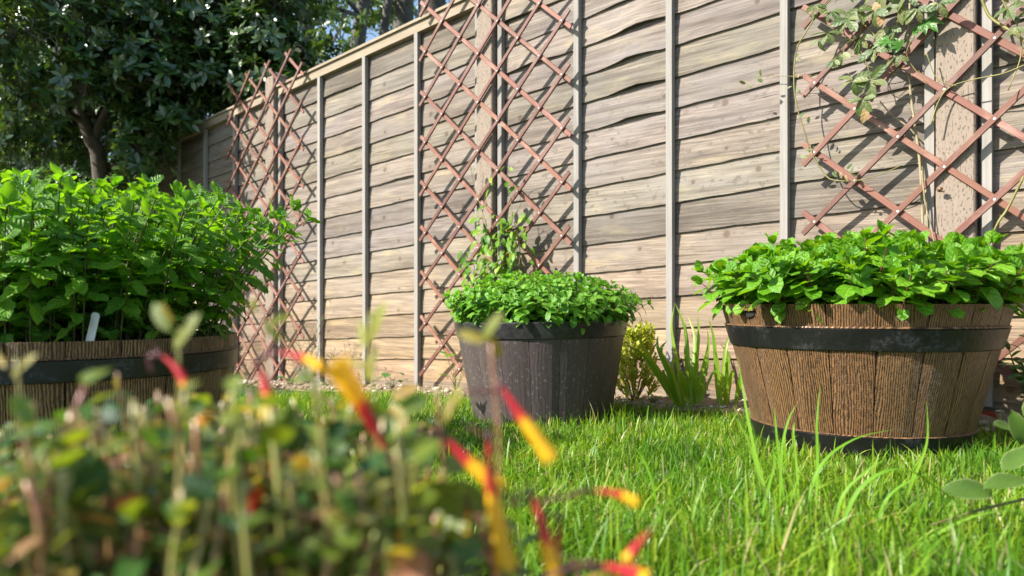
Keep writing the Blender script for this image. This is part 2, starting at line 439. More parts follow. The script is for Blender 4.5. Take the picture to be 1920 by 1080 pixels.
M_stemred = mat_plain('purple_stem', (0.16, 0.055, 0.035), 0.5, 0.3, 60)
M_tree = mat_leaf('evergreen_leaf', [(0.026, 0.072, 0.020), (0.044, 0.105, 0.028), (0.095, 0.165, 0.040)], 0.26, (1.9, 1.6, 0.4), 0.27, 0.1, 0, 0.2, 0.9)
M_tree2 = mat_leaf('bright_evergreen_leaf', [(0.045, 0.10, 0.020), (0.07, 0.13, 0.025), (0.11, 0.16, 0.03)], 0.35, (1.7, 1.6, 0.5), 0.35, 0.1, 0, 0.2, 0.5)
M_bark = mat_plain('bark', (0.10, 0.08, 0.06), 0.9, 0.6, 18, 0.9)
M_barkgrey = mat_plain('grey_bark', (0.12, 0.115, 0.10), 0.9, 0.55, 14, 0.8)
M_vine = mat_leaf('vine_leaf', [(0.055, 0.105, 0.022), (0.12, 0.165, 0.055), (0.22, 0.24, 0.10)], 0.30, (1.4, 1.4, 0.6), 0.42, 4.0, 0.3, 0.5, 0.5)
M_vinebright = mat_leaf('fresh_vine_leaf', [(0.050, 0.15, 0.020), (0.06, 0.18, 0.022), (0.07, 0.20, 0.025)], 0.3, None, 0.32, 4.0, 0.3, 0.6)
M_dryleaf = mat_leaf('dry_leaf', [(0.42, 0.30, 0.13), (0.36, 0.22, 0.09), (0.45, 0.36, 0.20)], 0.3, (1.2, 1.1, 0.8), 0.6, 4.0, 0.4, 0.3)
M_vinestem = mat_plain('vine_stem', (0.33, 0.27, 0.15), 0.7, 0.4, 30, 0.3)
M_vinegreen = mat_plain('vine_green_stem', (0.22, 0.20, 0.05), 0.6, 0.4, 30)
M_climb = mat_leaf('climber_leaf', [(0.060, 0.17, 0.014), (0.13, 0.27, 0.018), (0.24, 0.33, 0.018)], 0.38, (1.5, 1.4, 0.5), 0.42, 5.0, 0.2, 0.4, 0.35)
M_sword = mat_leaf('sword_leaf', [(0.13, 0.28, 0.02), (0.17, 0.33, 0.03), (0.24, 0.37, 0.04)], 0.48, (1.5, 1.4, 0.5), 0.4, 0.1, 0, 0.3)
M_gold = mat_leaf('golden_needle', [(0.34, 0.40, 0.02), (0.46, 0.46, 0.03), (0.25, 0.34, 0.02)], 0.35, (1.3, 1.25, 0.5), 0.5, 0.1)
M_twig = mat_plain('dry_twig', (0.22, 0.155, 0.085), 0.85, 0.4, 40)
M_weed = mat_leaf('weed_leaf', [(0.05, 0.14, 0.03), (0.08, 0.19, 0.05), (0.12, 0.24, 0.07)], 0.35, None, 0.4, 4.0, 0.3)
M_front = mat_leaf('glossy_shrub_leaf', [(0.030, 0.095, 0.025), (0.16, 0.22, 0.03), (0.34, 0.28, 0.06)], 0.40, (1.9, 1.7, 0.35), 0.34, 5.0, 0.2, 0.3, 0.4)
_e = [n for n in M_front.node_tree.nodes if n.type == 'VALTORGB'][0].color_ramp.elements
for _p, _c in ((0.22, (0.07, 0.16, 0.035, 1)), (0.72, (0.24, 0.29, 0.07, 1)), (0.90, (0.38, 0.17, 0.11, 1))):
    _n = _e.new(_p); _n.color = _c
M_frontbig = mat_leaf('glossy_big_leaf', [(0.018, 0.060, 0.020), (0.045, 0.115, 0.022), (0.14, 0.19, 0.02)], 0.36, (1.9, 1.7, 0.35), 0.42, 5.0, 0.2, 0.3, 0.35)
M_lime = mat_leaf('lime_shoot_leaf', [(0.10, 0.15, 0.02), (0.26, 0.27, 0.03), (0.32, 0.24, 0.05)], 0.45, (1.6, 1.5, 0.4), 0.42, 5.0, 0.2, 0.3, 0.35)
M_fstem = mat_plain('shrub_stem_pink', (0.38, 0.13, 0.10), 0.3, 0.3, 30, col2=(0.32, 0.22, 0.08), spec=0.6)
M_fstem2 = mat_plain('shrub_stem_olive', (0.24, 0.29, 0.05), 0.35, 0.3, 30, col2=(0.34, 0.25, 0.11), spec=0.6)
def mat_petal():
    s = NT('petal_red_to_yellow'); tc = s.n('TexCoord'); uv = s.n('SeparateXYZ'); s.l(tc.outputs['UV'], uv.inputs[0])
    nz = s.noise(tc.outputs['Object'], 240, 3, .6); f = s.math('ADD', uv.outputs[1], s.math('MULTIPLY', s.math('SUBTRACT', nz, .5), .25))
    c = s.ramp(f, [(.30, (.50, .016, .026)), (.44, (.66, .06, .02)), (.52, (.80, .28, .01)), (.62, (.86, .50, .014))]); s.l(c, s.b.inputs['Base Color']); s.b.inputs['Roughness'].default_value = .45
    tr = s.n('BsdfTranslucent'); s.l(c, tr.inputs[0]); mx = s.n('MixShader'); mx.inputs[0].default_value = .3
    s.l(s.b.outputs[0], mx.inputs[1]); s.l(tr.outputs[0], mx.inputs[2]); s.l(mx.outputs[0], s.out.inputs['Surface']); return s.m
M_petal = mat_petal()
M_dew = mat_plain('water_dew', (0.9, 0.9, 0.9), 0.02, spec=0.6); M_dew.node_tree.nodes['Principled BSDF'].inputs['Transmission Weight'].default_value = 0.95
M_fred = mat_plain('flower_red', (0.62, 0.022, 0.028), 0.35, 0.3, 30, spec=0.4)
M_fyel = mat_plain('flower_yellow', (0.85, 0.42, 0.012), 0.4, 0.15, 30, spec=0.4)
M_fdark = mat_plain('flower_stalk_maroon', (0.10, 0.028, 0.03), 0.35, 0.3, 30)
M_white = mat_plain('white_plastic', (0.60, 0.62, 0.63), 0.4, 0.04, 20)
M_stone = mat_plain('pebble', (0.42, 0.33, 0.25), 0.85, 0.45, 18, 0.4)
M_snail = mat_plain('tan_shell', (0.34, 0.20, 0.10), 0.35, 0.5, 60)

# ------------------------------------------------------------------ ground, bed
FP0 = Vector((-0.084, 3.37, 0)); FR = Vector((0.738, -0.675, 0)).normalized(); FN = Vector((-FR.y * -1 * -1, 0, 0))
FN = Vector((FR.y, -FR.x, 0))                # towards the lawn and the camera
FRZ = math.atan2(FR.y, FR.x); SH = 0.0483    # the fence climbs gently to the right
def fbase(s): return CH - 0.379 + SH * s
def fw(s, h, p): q = FP0 + FR * s + FN * p; return Vector((q.x, q.y, fbase(s) + h))
def onfence(px, py, p):
    d = Vector(((px - CX) / F, 1.0, (HZ - py) / F)); o = Vector((0, 0, CH))
    t = (p + FP0.dot(FN)) / d.dot(FN); return o + d * t
def fence_p(x, y): return (Vector((x, y, 0)) - FP0).dot(FN)

def ground_sheet():
    xs = sorted(set([-120, -60, -30, -15] + list(np.linspace(-7, 4, 34)) + [8, 15, 30, 60, 120]))
    ys = sorted(set([-60, -20, -8] + list(np.linspace(-2, 9, 34)) + [15, 30, 60, 120]))
    V = [(x, y, G(x, y)) for y in ys for x in xs]; n = len(xs)
    Q = [(j * n + i, j * n + i + 1, (j + 1) * n + i + 1, (j + 1) * n + i) for j in range(len(ys) - 1) for i in range(n - 1)]
    me = bpy.data.meshes.new('ground'); me.from_pydata(V, [], Q); me.update()
    o = link('ground', me, None, M_ground); tag(o, 'garden ground under the lawn and beyond the fence', kind='structure')
ground_sheet()

BEDW = 0.34
def bed_edge(s): return BEDW + 0.035 * math.sin(s * 5.1) + 0.02 * math.sin(s * 13 + 1)
def bed_sheet():
    V = []; Q = []; ns = 150; npn = 12
    for i in range(ns + 1):
        s = -7 + 11.5 * i / ns
        for j in range(npn + 1):
            t = j / npn; p = -0.08 + (bed_edge(s) + 0.11) * t
            q = FP0 + FR * s + FN * p
            z = G(q.x, q.y) + 0.004 + 0.016 * math.sin(min(1, t) * math.pi) * (0.6 + 0.4 * math.sin(s * 17 + j * 2.3)) + 0.006 * random.random() * (0 < j < npn)
            V.append((q.x, q.y, z))
    for i in range(ns):
        for j in range(npn):
            a = i * (npn + 1) + j; Q.append((a, a + 1, a + npn + 2, a + npn + 1))
    me = bpy.data.meshes.new('flower_bed'); me.from_pydata(V, [], Q); me.update()
    tag(link('flower_bed', me, None, M_soil, True), 'narrow strip of bare soil and gravel along the foot of the fence', kind='structure')
bed_sheet()

# ------------------------------------------------------------------ fence
PITCH = 1.843; BH = 0.1145; NB = 15
def board_mesh(x0, x1, k, warp):
    """one lapped board, in panel coordinates: x along, y away from the lawn, z up"""
    n = 36; prof = 4; V = []; Q = []
    ph = random.random() * 9; a1 = 0.0006 + 0.0010 * random.random()
    z0 = 0.03 + k * BH
    for i in range(n + 1):
        x = x0 + (x1 - x0) * i / n
        wob = a1 * math.sin(x * 7 + ph) + 0.0012 * math.sin(x * 23 + ph * 2) + 0.0008 * math.sin(x * 61 + ph)
        bulge = 0.0; lift = 0.0
        for (wx, ww, wa) in warp:
            e = math.exp(-((x - wx) / ww) ** 2); bulge += wa * e; lift += wa * 0.55 * e
        zb = z0 + wob + lift - 0.018 * 0; zt = z0 + BH + 0.034
        sh = SH * x
        V += [(x, -0.011 - bulge, zb + sh), (x, -0.0015 - bulge, zb + 0.0005 + sh), (x, -0.0090 - bulge * 0.5, zb + BH * 0.5 + sh), (x, 0.003, zt + sh)]
    for i in range(n):
        a = i * 4; b = a + 4
        Q += [(a, b, b + 2, a + 2), (a + 2, b + 2, b + 3, a + 3), (a + 1, b + 1, b, a)]
        Q += [(a + 3, b + 3, b + 1, a + 1)]
    Q += [(0, 2, 3, 1), (n * 4, n * 4 + 1, n * 4 + 3, n * 4 + 2)]
    me = bpy.data.meshes.new('board'); me.from_pydata(V, [], Q); me.update()
    return me

def fence_panel(k, label, warps={}, splash={}, shade=1.0):
    """panel between post k and post k+1"""
    s0 = k * PITCH + 0.05; s1 = (k + 1) * PITCH - 0.05
    root = empty('lap_fence', tuple(fw(0, 0, 0)), FRZ)
    tag(root, label, 'fence panel', 'lapped timber panels of the garden fence')
    for b in range(NB):
        me = board_mesh(s0, s1, b, warps.get(b, []))
        o = link('board', me, root, M_board)
        h = (b + 0.5) / NB; j = random.choice((0.80, 0.92, 1.0, 1.0, 1.08)) + 0.1 * (random.random() - .5)
        warm = max(0.0, 1 - h * 2.6)
        o.color = ((1.02 + 0.50 * warm) * j, (0.99 + 0.20 * warm) * j * random.uniform(.97, 1.03), (0.985 - 0.10 * warm) * j * random.uniform(.93, 1.05), splash.get(b, 0.0))
    # battens in front of the boards, wide ones at the ends
    for i in range(5):
        x = s0 + 0.02 + (s1 - s0 - 0.04) * i / 4
        m = MB(); m.box(x - 0.0125, x + 0.0125, -0.036, -0.0135, 0.012 + SH * 0, 1.752, 0.0)
        me = m.mesh('batten')
        for v in me.vertices: v.co.z += SH * x; v.co.x += 0.0015 * math.sin(v.co.z * 5 + i)
        o = link('batten', me, root, M_batten); j = 0.88 + 0.2 * random.random(); o.color = (j, j, j, 0)
    # capping and its front rail
    m = MB(); m.box(s0, s1, -0.034, 0.012, 1.7535, 1.80, SH)
    m2 = MB(); m2.box(s0, s1, -0.0455, 0.022, 1.8015, 1.815, SH)
    for mm, nm in ((m, 'top_rail'), (m2, 'capping')):
        me = mm.mesh(nm); o = link(nm, me, root, M_capx)
    m = MB(); m.box(s0, s1, -0.012, 0.012, -0.06, 0.034, SH)
    o = link('base_board', m.mesh('base_board'), root, M_board); o.color = (1.12, 1.0, 0.85, 0.2)
    return root

M_capx = (lambda: (lambda s: s)(None))() or None
def mat_capx():
    s = NT('capping_board'); v, oi, tc = s.objvec((1, 1, 1))
    fine = s.noise(s.vmath('MULTIPLY', v, (2.5, 50, 50)), 2.0, 6, 0.65, 0.3)
    big = s.noise(s.vmath('MULTIPLY', v, (3, 9, 9)), 1.5, 4, 0.6)
    c = s.mix(fine, (0.165, 0.130, 0.088), (0.35, 0.29, 0.205)); c = s.mix(s.ramp(big, [(0.45, 0), (0.7, 0.6)]), c, (0.36, 0.31, 0.22))
    s.l(c, s.b.inputs['Base Color']); s.b.inputs['Roughness'].default_value = 0.85; s.bump(fine, 0.5, 0.003); return s.m
M_capx = mat_capx()

wC = {}
sx = lambda px: (lambda q: (q - FP0).dot(FR))(onfence(px, 300, 0))
for b, a, px in ((10, 0.017, 1195), (11, 0.016, 1190), (12, 0.020, 1200), (9, 0.012, 1190), (13, 0.008, 1180)):
    wC[b] = [(sx(px), 0.10, a)]
wC[13].append((sx(1390), 0.16, 0.016)); wC[14] = [(sx(960), 0.2, 0.01)]; wC.setdefault(12, []).append((sx(1000), 0.1, 0.012))
splC = {b: v for b, v in zip(range(1, 11), (0.25, 0.35, 0.5, 0.7, 0.9, 1.0, 1.0, 0.85, 0.55, 0.25))}
fence_panel(1, 'lapped fence panel right of the incised post, cut off by the picture edge', {}, {2: .5, 3: .6, 4: .6, 5: .5, 6: .4})
fence_panel(0, 'lapped fence panel with warped boards and dark water spots between middle and right trellis', wC, splC)
fence_panel(-1, 'lapped fence panel left of the middle trellis, warm tan at its foot', {14: [(-1.2, .2, .006)], 9: [(-.6, .15, .006)]}, {0: .1, 1: .1})
fence_panel(-2, 'shaded lapped fence panel behind the dark evergreen tree')
fence_panel(-3, 'far lapped fence panel almost hidden behind the evergreen trunk')

def post(k, label):
    s = k * PITCH; root = empty('fence_post', tuple(fw(s, -0.1, 0)), FRZ)
    m = MB(); w = 0.0485; d0, d1 = -0.062, 0.03; c = 0.004
    ring = [(-w, d1), (-w, d0 + c), (-w + c, d0), (w - c, d0), (w, d0 + c), (w, d1)]
    H = 1.98
    vs = [(x, y, 0) for x, y in ring] + [(x, y, H) for x, y in ring]; n = len(ring)
    m.add(vs, [(i, (i + 1) % n, n + (i + 1) % n, n + i) for i in range(n)] + [tuple(range(n))[::-1], tuple(range(n, 2 * n))])
    root2 = m.build('post_shaft', M_post, root)
    m = MB(); m.add([(-w - .008, d0 - .008, H + .0015), (w + .008, d0 - .008, H + .0015), (w + .008, d1 + .008, H + .0015), (-w - .008, d1 + .008, H + .0015), (0, (d0 + d1) / 2, H + .035)],
                    [(0, 3, 2, 1), (0, 1, 4), (1, 2, 4), (2, 3, 4), (3, 0, 4)])
    m.build('post_cap', M_post, root)
    tag(root, label, 'fence post', 'timber posts of the garden fence')
post(1, 'square timber post with incised marks behind the right trellis and vine')
post(0, 'pale square timber post behind the middle trellis and leafy climber')
post(-1, 'square timber post behind the left trellis next to the tree')
post(-2, 'dark shaded timber post deep under the evergreen tree')
post(2, 'square timber post beyond the right edge of the view')

# ------------------------------------------------------------------ trellises
def trellis(s0, hphase, htop, label, p=0.072, odd_low=False):
    """expanding diamond trellis; rivet columns every 0.1195 m, rows every 0.10825 m"""
    dc, dr, N = 0.1195, 0.10825, 7
    root = empty('trellis', tuple(fw(s0, 0, p)), FRZ); tag(root, label, 'trellis', 'expanding diamond trellises on the fence')
    hb = hphase
    def rv(i, j): return (i * dc, hb + j * dr + SH * i * dc)   # valid when i+j even
    jmax = int((htop - hb) / dr + 0.5)
    segs = []
    for d in (1, -1):
        for c in range(-N - 2, jmax + N + 2):
            pts = [(i, c + d * i) for i in range(N + 1) if 0 <= c + d * i <= jmax and c % 2 == 0]
            if len(pts) >= 2: segs.append((d, pts[0], pts[-1]))
    for d, a, b in segs:
        A = Vector((rv(*a)[0], 0, rv(*a)[1])); B = Vector((rv(*b)[0], 0, rv(*b)[1]))
        u = (B - A).normalized(); e = 0.052; L = (B - A).length + 2 * e
        y0, y1 = (-0.0075, 0.0) if d == 1 else (0.0008, 0.0083)
        m = MB(); w = 0.0087 + random.uniform(-.0007, .0007); n = 8; bow = random.uniform(-.003, .003)
        vs = []; c = 0.0012
        for i in range(n + 1):
            x = -L / 2 + L * i / n; bz = bow * (1 - (2 * x / L) ** 2)
            vs += [(x, y0, -w + bz + c), (x, y0, w + bz - c), (x, y0 + c, w + bz), (x, y1, w + bz), (x, y1, -w + bz), (x, y0 + c, -w + bz)]
        fs = []
        for i in range(n):
            for k in range(6):
                fs.append((i * 6 + k, i * 6 + (k + 1) % 6, i * 6 + 6 + (k + 1) % 6, i * 6 + 6 + k))
        fs += [tuple(range(6))[::-1], tuple(n * 6 + k for k in range(6))]
        m.add(vs, fs); o = m.build('slat', M_slat, root)
        mid = (A + B) / 2; o.location = mid; o.rotation_euler = (0, -math.atan2(u.z, u.x), 0)
        j = random.uniform(0.82, 1.15) * (0.85 if d == 1 else 1.25); o.color = (j, j * random.uniform(0.92, 1.05), j, 1)
    # rivets
    m = MB(); first = None
    for i in range(N + 1):
        for j in range(jmax + 1):
            if (i + j) % 2: continue
            if first is None:
                q = MB()
                ring = [(0.0032 * math.cos(t * math.pi / 4), -0.0085, 0.0032 * math.sin(t * math.pi / 4)) for t in range(8)]
                base = [(x * 1.25, -0.0072, z * 1.25) for x, _, z in ring]
                q.add(ring + base, [tuple(range(8))] + [(k, 8 + k, 8 + (k + 1) % 8, (k + 1) % 8) for k in range(8)])
                first = q.mesh('rivet')
            o = link('rivet', first, root, M_rivet); x, z = rv(i, j); o.location = (x, 0, z)
    return root
trellis(-0.381, 0.1015, 1.95, 'red brown diamond trellis in the middle, behind the dark brown pot')
trellis(-2.326, 0.197 - 0.1083 * 1 - 0.1083 + 0.0, 1.94, 'red brown diamond trellis beside the evergreen tree, rising above the fence top', p=0.072)
trellis(1.462, 0.14, 1.98, 'red brown diamond trellis with a vine, on the incised post behind the oak barrel')

# ------------------------------------------------------------------ planters
def planter(name, label, center, zb, H, prof, N, staves_mat, hoops, rim=None, lean=(0, 0), soil_drop=0.02, gap=0.0012, groove=0.0032, hoop_mat=None, ledges=()):
    """prof(t) outer radius at t = 0 foot .. 1 rim"""
    root = empty(name, (center[0], center[1], zb)); root.rotation_euler = (lean[0], lean[1], 0)
    tag(root, label, 'planter', 'round planters standing on the lawn')
    rows = [0, .06, .12, .2, .3, .4, .5, .6, .7, .8, .88, .94, 1.0]; cols = 5; V = []; Q = []
    half = math.pi / N
    for t in rows:
        r = prof(t)
        for c in range(cols):
            u = -1 + 2 * c / (cols - 1); a = u * (half - gap / r); ins = groove if abs(u) > .99 else 0.0
            V.append(((r - ins) * math.cos(a), (r - ins) * math.sin(a), t * H))
    nr = len(rows); b2 = len(V)
    for t in rows:
        r = prof(t) - 0.012
        for u in (-1, 1): a = u * (half - gap / r); V.append((r * math.cos(a), r * math.sin(a), t * H))
    for i in range(nr - 1):
        for c in range(cols - 1):
            a = i * cols + c; Q.append((a, a + 1, a + cols + 1, a + cols))
        a = b2 + 2 * i; Q.append((a + 1, a, a + 2, a + 3))
        Q.append((i * cols, (i + 1) * cols, a + 2, a)); Q.append((i * cols + cols - 1, a + 1, a + 3, (i + 1) * cols + cols - 1))
    a = (nr - 1) * cols; q = b2 + 2 * (nr - 1)
    V_top = [a + c for c in range(cols)]; Q.append(tuple(V_top + [q + 1, q]))
    me = bpy.data.meshes.new('stave'); me.from_pydata(V, [], Q); me.update(); me.materials.append(staves_mat)
    for k in range(N):
        o = link('stave', me, root); o.rotation_euler = (0, 0, 2 * math.pi * (k + 0.5) / N)
        j = random.uniform(0.86, 1.12); o.color = (j, j * random.uniform(.96, 1.03), j * random.uniform(.93, 1.05), 1)
    # inner liner keeps the light out of the joints
    def ring(z0, z1, off0, off1, nm, mat, n=96, thick=0.004, bev=0.0015, par=root):
        V = []; Q = []
        r0, r1 = prof(z0 / H), prof(z1 / H)
        P = [(r0 + off0 - thick, z0), (r0 + off0 - bev, z0), (r0 + off0, z0 + bev), (r1 + off1, z1 - bev), (r1 + off1 - bev, z1), (r1 + off1 - thick, z1)]
        for i in range(n):
            t = 2 * math.pi * i / n
            for r, z in P: V.append((r * math.cos(t), r * math.sin(t), z))
        m = len(P)
        for i in range(n):
            for k in range(m):
                a = i * m + k; b = ((i + 1) % n) * m + k; a2 = i * m + (k + 1) % m; b2_ = ((i + 1) % n) * m + (k + 1) % m
                Q.append((a, b, b2_, a2))
        me = bpy.data.meshes.new(nm); me.from_pydata(V, [], Q); me.update()
        return link(nm, me, par, mat)
    ring(0.01, H - 0.012, -0.0085, -0.0085, 'liner', M_slot, 64)
    for (z0, z1, off) in hoops: ring(z0, z1, off, off, 'hoop', hoop_mat or M_hoop, 120, off + 0.006)
    for (z0, z1, off) in ledges: ring(z0, z1, off, off * .6, 'ledge', staves_mat, 120, off + 0.006, 0.0008)
    if rim: ring(rim[0], rim[1], rim[2], rim[2], 'rim', M_potrim, 120, rim[2] + 0.012, 0.003)
    # compost
    V = [(0, 0, H - soil_drop + 0.01)]; Q = []; n = 48
    for j in range(1, 7):
        for i in range(n):
            r = (prof(1 - soil_drop / H) - 0.0125) * j / 6; t = 2 * math.pi * i / n
            V.append((r * math.cos(t), r * math.sin(t), H - soil_drop + 0.008 * (1 - (j / 6) ** 2) + random.uniform(-.004, .004)))
    for i in range(n):
        Q.append((0, 1 + i, 1 + (i + 1) % n))
        for j in range(5):
            a = 1 + j * n + i; b = 1 + j * n + (i + 1) % n; Q.append((a, a + n, b + n, b))
    me = bpy.data.meshes.new('compost'); me.from_pydata(V, [], Q); me.update(); link('compost', me, root, M_compost)
    return root

# oak barrel at the right
OC = (0.786, 1.697); OZ = CH - 0.326; OH = 0.331
def oprof(t): return 0.216 + (0.300 - 0.216) * (t ** 1.12)
oak = planter('barrel_planter', 'light oak look half barrel planter with black hoops, right side of the lawn', OC, OZ, OH, oprof, 20, M_stave,
              [(0.016, 0.066, 0.0035), (0.239, 0.283, 0.0040)], soil_drop=0.025, groove=0.0018, ledges=[(0.2835, 0.2875, 0.0050), (0.0665, 0.0690, 0.0040)])
def slot(root, prof, H, ang, zc):
    e = MB(); r = prof((zc) / H) + 0.0012; n = 12; w = 0.022; h = 0.011
    top = []; bot = []
    for i in range(n + 1):
        u = -1 + 2 * i / n; a = ang + u * w / r
        top.append((r * math.cos(a), r * math.sin(a), zc + 0.002)); bot.append(((r - .001) * math.cos(a), (r - .001) * math.sin(a), zc - h * math.sqrt(max(0, 1 - u * u)) - 0.0005))
    e.add(top + bot, [(i, n + 1 + i, n + 2 + i, i + 1) for i in range(n)]); e.build('handle_slot_shade', M_slot, root)  # dark patch laid over the stave in place of shade inside the slot
    l = MB(); V = []; 
    for i in range(n + 1):
        u = -1 + 2 * i / n; a = ang + u * (w + 0.002) / r
        for rr, z in ((r - .003, zc + .0025), (r + .0065, zc + .0025), (r + .0065, zc + .0075), (r - .003, zc + .0075)): V.append((rr * math.cos(a), rr * math.sin(a), z))
    fs = []
    for i in range(n):
        for k in range(4): fs.append((i * 4 + k, i * 4 + (k + 1) % 4, i * 4 + 4 + (k + 1) % 4, i * 4 + 4 + k))
    fs += [(0, 1, 2, 3), tuple(n * 4 + k for k in (3, 2, 1, 0))]
    l.add(V, fs); o = l.build('handle_lip', M_stave, root); o.color = (1.25, 1.2, 1.1, 1)
aslot = math.atan2(0 - OC[1], 0 - OC[0])
slot(oak, oprof, OH, aslot - R(46), OH - 0.016)

# dark oak planter at the left, low and wide
LC = (-0.985, 1.60); LZ = CH - 0.365; LH = 0.304
def lprof(t): return 0.322 + (0.372 - 0.322) * t + 0.010 * math.sin(math.pi * t)
left = planter('barrel_planter', 'wide dark wood look barrel planter with black hoops holding the tall mint', LC, LZ, LH, lprof, 26, M_stave2,
               [(0.03, 0.138, 0.0035), (0.233, 0.272, 0.0045)], soil_drop=0.02, ledges=[(0.2725, 0.2755, 0.0052), (0.1385, 0.1415, 0.0042)])

# brown pot in the middle
PC = (0.092, 2.26); PZ = CH - 0.350; PH = 0.308
def pprof(t): return 0.204 + (0.258 - 0.204) * t
pot = planter('plant_pot', 'dark brown plank patterned resin pot with black rim in front of the middle trellis', PC, PZ, PH, pprof, 18, M_pot,
              [], rim=(0.261, 0.309, 0.004), soil_drop=0.02, gap=0.0005, groove=0.0014, lean=(0, R(-1.0)))

# ------------------------------------------------------------------ potted herbs
MINT_T = [leaf_tpl(0.54, 8, 2, 0.42, 1.05, 0.28, d, 0.10, 1.0, 0.9, 0.05, k) for k, d in enumerate((0.15, 0.4, 0.65, 0.0))]
HERB_T = [leaf_tpl(0.72, 7, 2, 0.42, 0.85, 0.30, d, 0.0, 0.6, 0.4, 0.05, 5 + k) for k, d in enumerate((0.2, 0.5, 0.8, 0.0))]
MARJ_T = [leaf_tpl(0.56, 6, 2, 0.44, 0.90, 0.24, d, 0.0, 0.5, 0.3, 0.05, 9 + k) for k, d in enumerate((0.2, 0.5, 0.8))]

def herb(name, label, center, zsoil, rad, nst, height, lean, lsize, nodes, tpls, mat, stem_mat, prof_h, top_up=1.0, seed=1, spread=1.0, n_single=300, stem_r=0.0014, low=0.3):
    rd = random.Random(seed); root = empty(name, (center[0], center[1], zsoil)); tag(root, label, 'herb')
    mats = []; stems = MB(); k = 0
    while k < nst:
        # sunflower-like even cover with jitter
        r = rad * math.sqrt((k + 0.5) / nst); a = k * 2.39996 + rd.uniform(-.25, .25); r *= rd.uniform(0.93, 1.03)
        k += 1
        u = r / rad; base = Vector((center[0] + r * math.cos(a), center[1] + r * math.sin(a), zsoil - 0.005))
        out = Vector((math.cos(a), math.sin(a), 0)); H = height * prof_h(u, a) * rd.uniform(0.84, 1.10)
        ln = lean * (u ** 2.2) * spread * rd.uniform(0.7, 1.2); j = Vector((rd.uniform(-1, 1), rd.uniform(-1, 1), 0)) * 0.10 * H
        P = lambda t: base + Vector((0, 0, H * (t - 0.35 * min(1.5, ln) * t * t * 0.5))) + out * (ln * H * t ** 1.6) + j * t * t
        pts = [P(t) for t in (0, .25, .5, .75, 1)]
        stems.tube([p - root.location for p in pts], stem_r * 1.25, stem_r * 0.7, 4, False)
        az = rd.uniform(0, 6.28)
        for q in range(nodes):
            t = low + (1 - low) * q / (nodes - 1); t = min(1, t + rd.uniform(-.03, .03) * (q < nodes - 1))
            p = P(t); ax = (P(min(1, t + .02)) - P(t - .02)).normalized(); az += 1.571 + rd.uniform(-.25, .25)
            e1 = ax.cross(Vector((math.cos(az), math.sin(az), 0.05))).normalized(); e2 = ax.cross(e1)
            last = q >= nodes - 1
            el = (-0.15 + 0.95 * (q / (nodes - 1)) ** 1.5) * top_up + rd.uniform(-.22, .22)
            sz = lsize * (0.62 + 0.5 * math.sin(math.pi * min(1, 0.12 + 0.78 * q / (nodes - 1)))) * rd.uniform(.8, 1.15)
            for sg in (1, -1):
                d = (e1 * sg * math.cos(el) + ax * math.sin(el) + e2 * rd.uniform(-.2, .2)).normalized()
                mats.append(leaf_mat(p, d, ax + Vector((0, 0, .5)), sz, rd.uniform(-.35, .35)))
            if last:
                for sg in (1, -1):
                    el2 = 1.0 * top_up + rd.uniform(-.15, .25)
                    d = (e2 * sg * math.cos(el2) + ax * math.sin(el2)).normalized()
                    mats.append(leaf_mat(p, d, ax, sz * rd.uniform(.62, .85), rd.uniform(-.3, .3)))
    o = stems.build('stems', stem_mat, root, True); o['kind'] = 'stuff'
    M = np.array(mats)
    view = M[:, :3, 3] - np.array([0, 0, CH]); dist = np.linalg.norm(view, axis=1)
    cen = np.array([center[0], center[1], 0])
    topn = (M[:, 2, 3] - zsoil) / height
    rank = dist - 0.35 * topn
    foliage(root, tpls, mats, mat, n_single, rank)
    return root

zs = LZ + LH - 0.02
herb('mint_plant', 'tall bushy serrated mint glowing in the sun in the wide dark planter', LC, zs, 0.345, 235, 0.300, 0.52, 0.054, 9, MINT_T, M_mint, M_mintstem,
     lambda u, a: 1.0 - 0.10 * u ** 3 + 0.10 * u * math.cos(a), seed=3, low=0.16, stem_r=0.0018)
zs = OZ + OH - 0.025
herb('oregano_plant', 'round leaved bright green herb heaped over the light oak barrel rim', OC, zs, 0.285, 270, 0.152, 0.55, 0.044, 6, HERB_T, M_herb, M_stemred,
     lambda u, a: 1.0 - 0.34 * u ** 3 + 0.16 * math.sin(5 * a + 1) * math.sin(7 * u), seed=5, low=0.25, top_up=1.35)
zs = PZ + PH - 0.02
herb('marjoram_plant', 'compact cushion of small pale green leaves in the dark brown pot', PC, zs, 0.245, 360, 0.150, 0.66, 0.031, 6, MARJ_T, M_herb2, M_stem,
     lambda u, a: 1.0 - 0.45 * u ** 3, seed=8, low=0.25)

# white plant label in the mint
def plant_label():
    c = at(174, 612, 1.335); m = MB(); w, h = 0.0105, 0.025
    out = [(-w, -0.05), (w, -0.05), (w, h - .004), (w - .004, h), (-w + .004, h), (-w, h - .004)]
    vs = [(x, 0, z) for x, z in out] + [(x, 0.0012, z) for x, z in out]; n = 6
    m.add(vs, [tuple(range(n)), tuple(range(2 * n - 1, n - 1, -1))] + [(i, n + i, n + (i + 1) % n, (i + 1) % n) for i in range(n)])
    o = m.build('plant_tag', M_white); o.location = c; o.rotation_euler = (R(-8), R(8), R(-25))
    tag(o, 'blank white plastic plant tag stuck in the mint planter', 'plant tag')
plant_label()

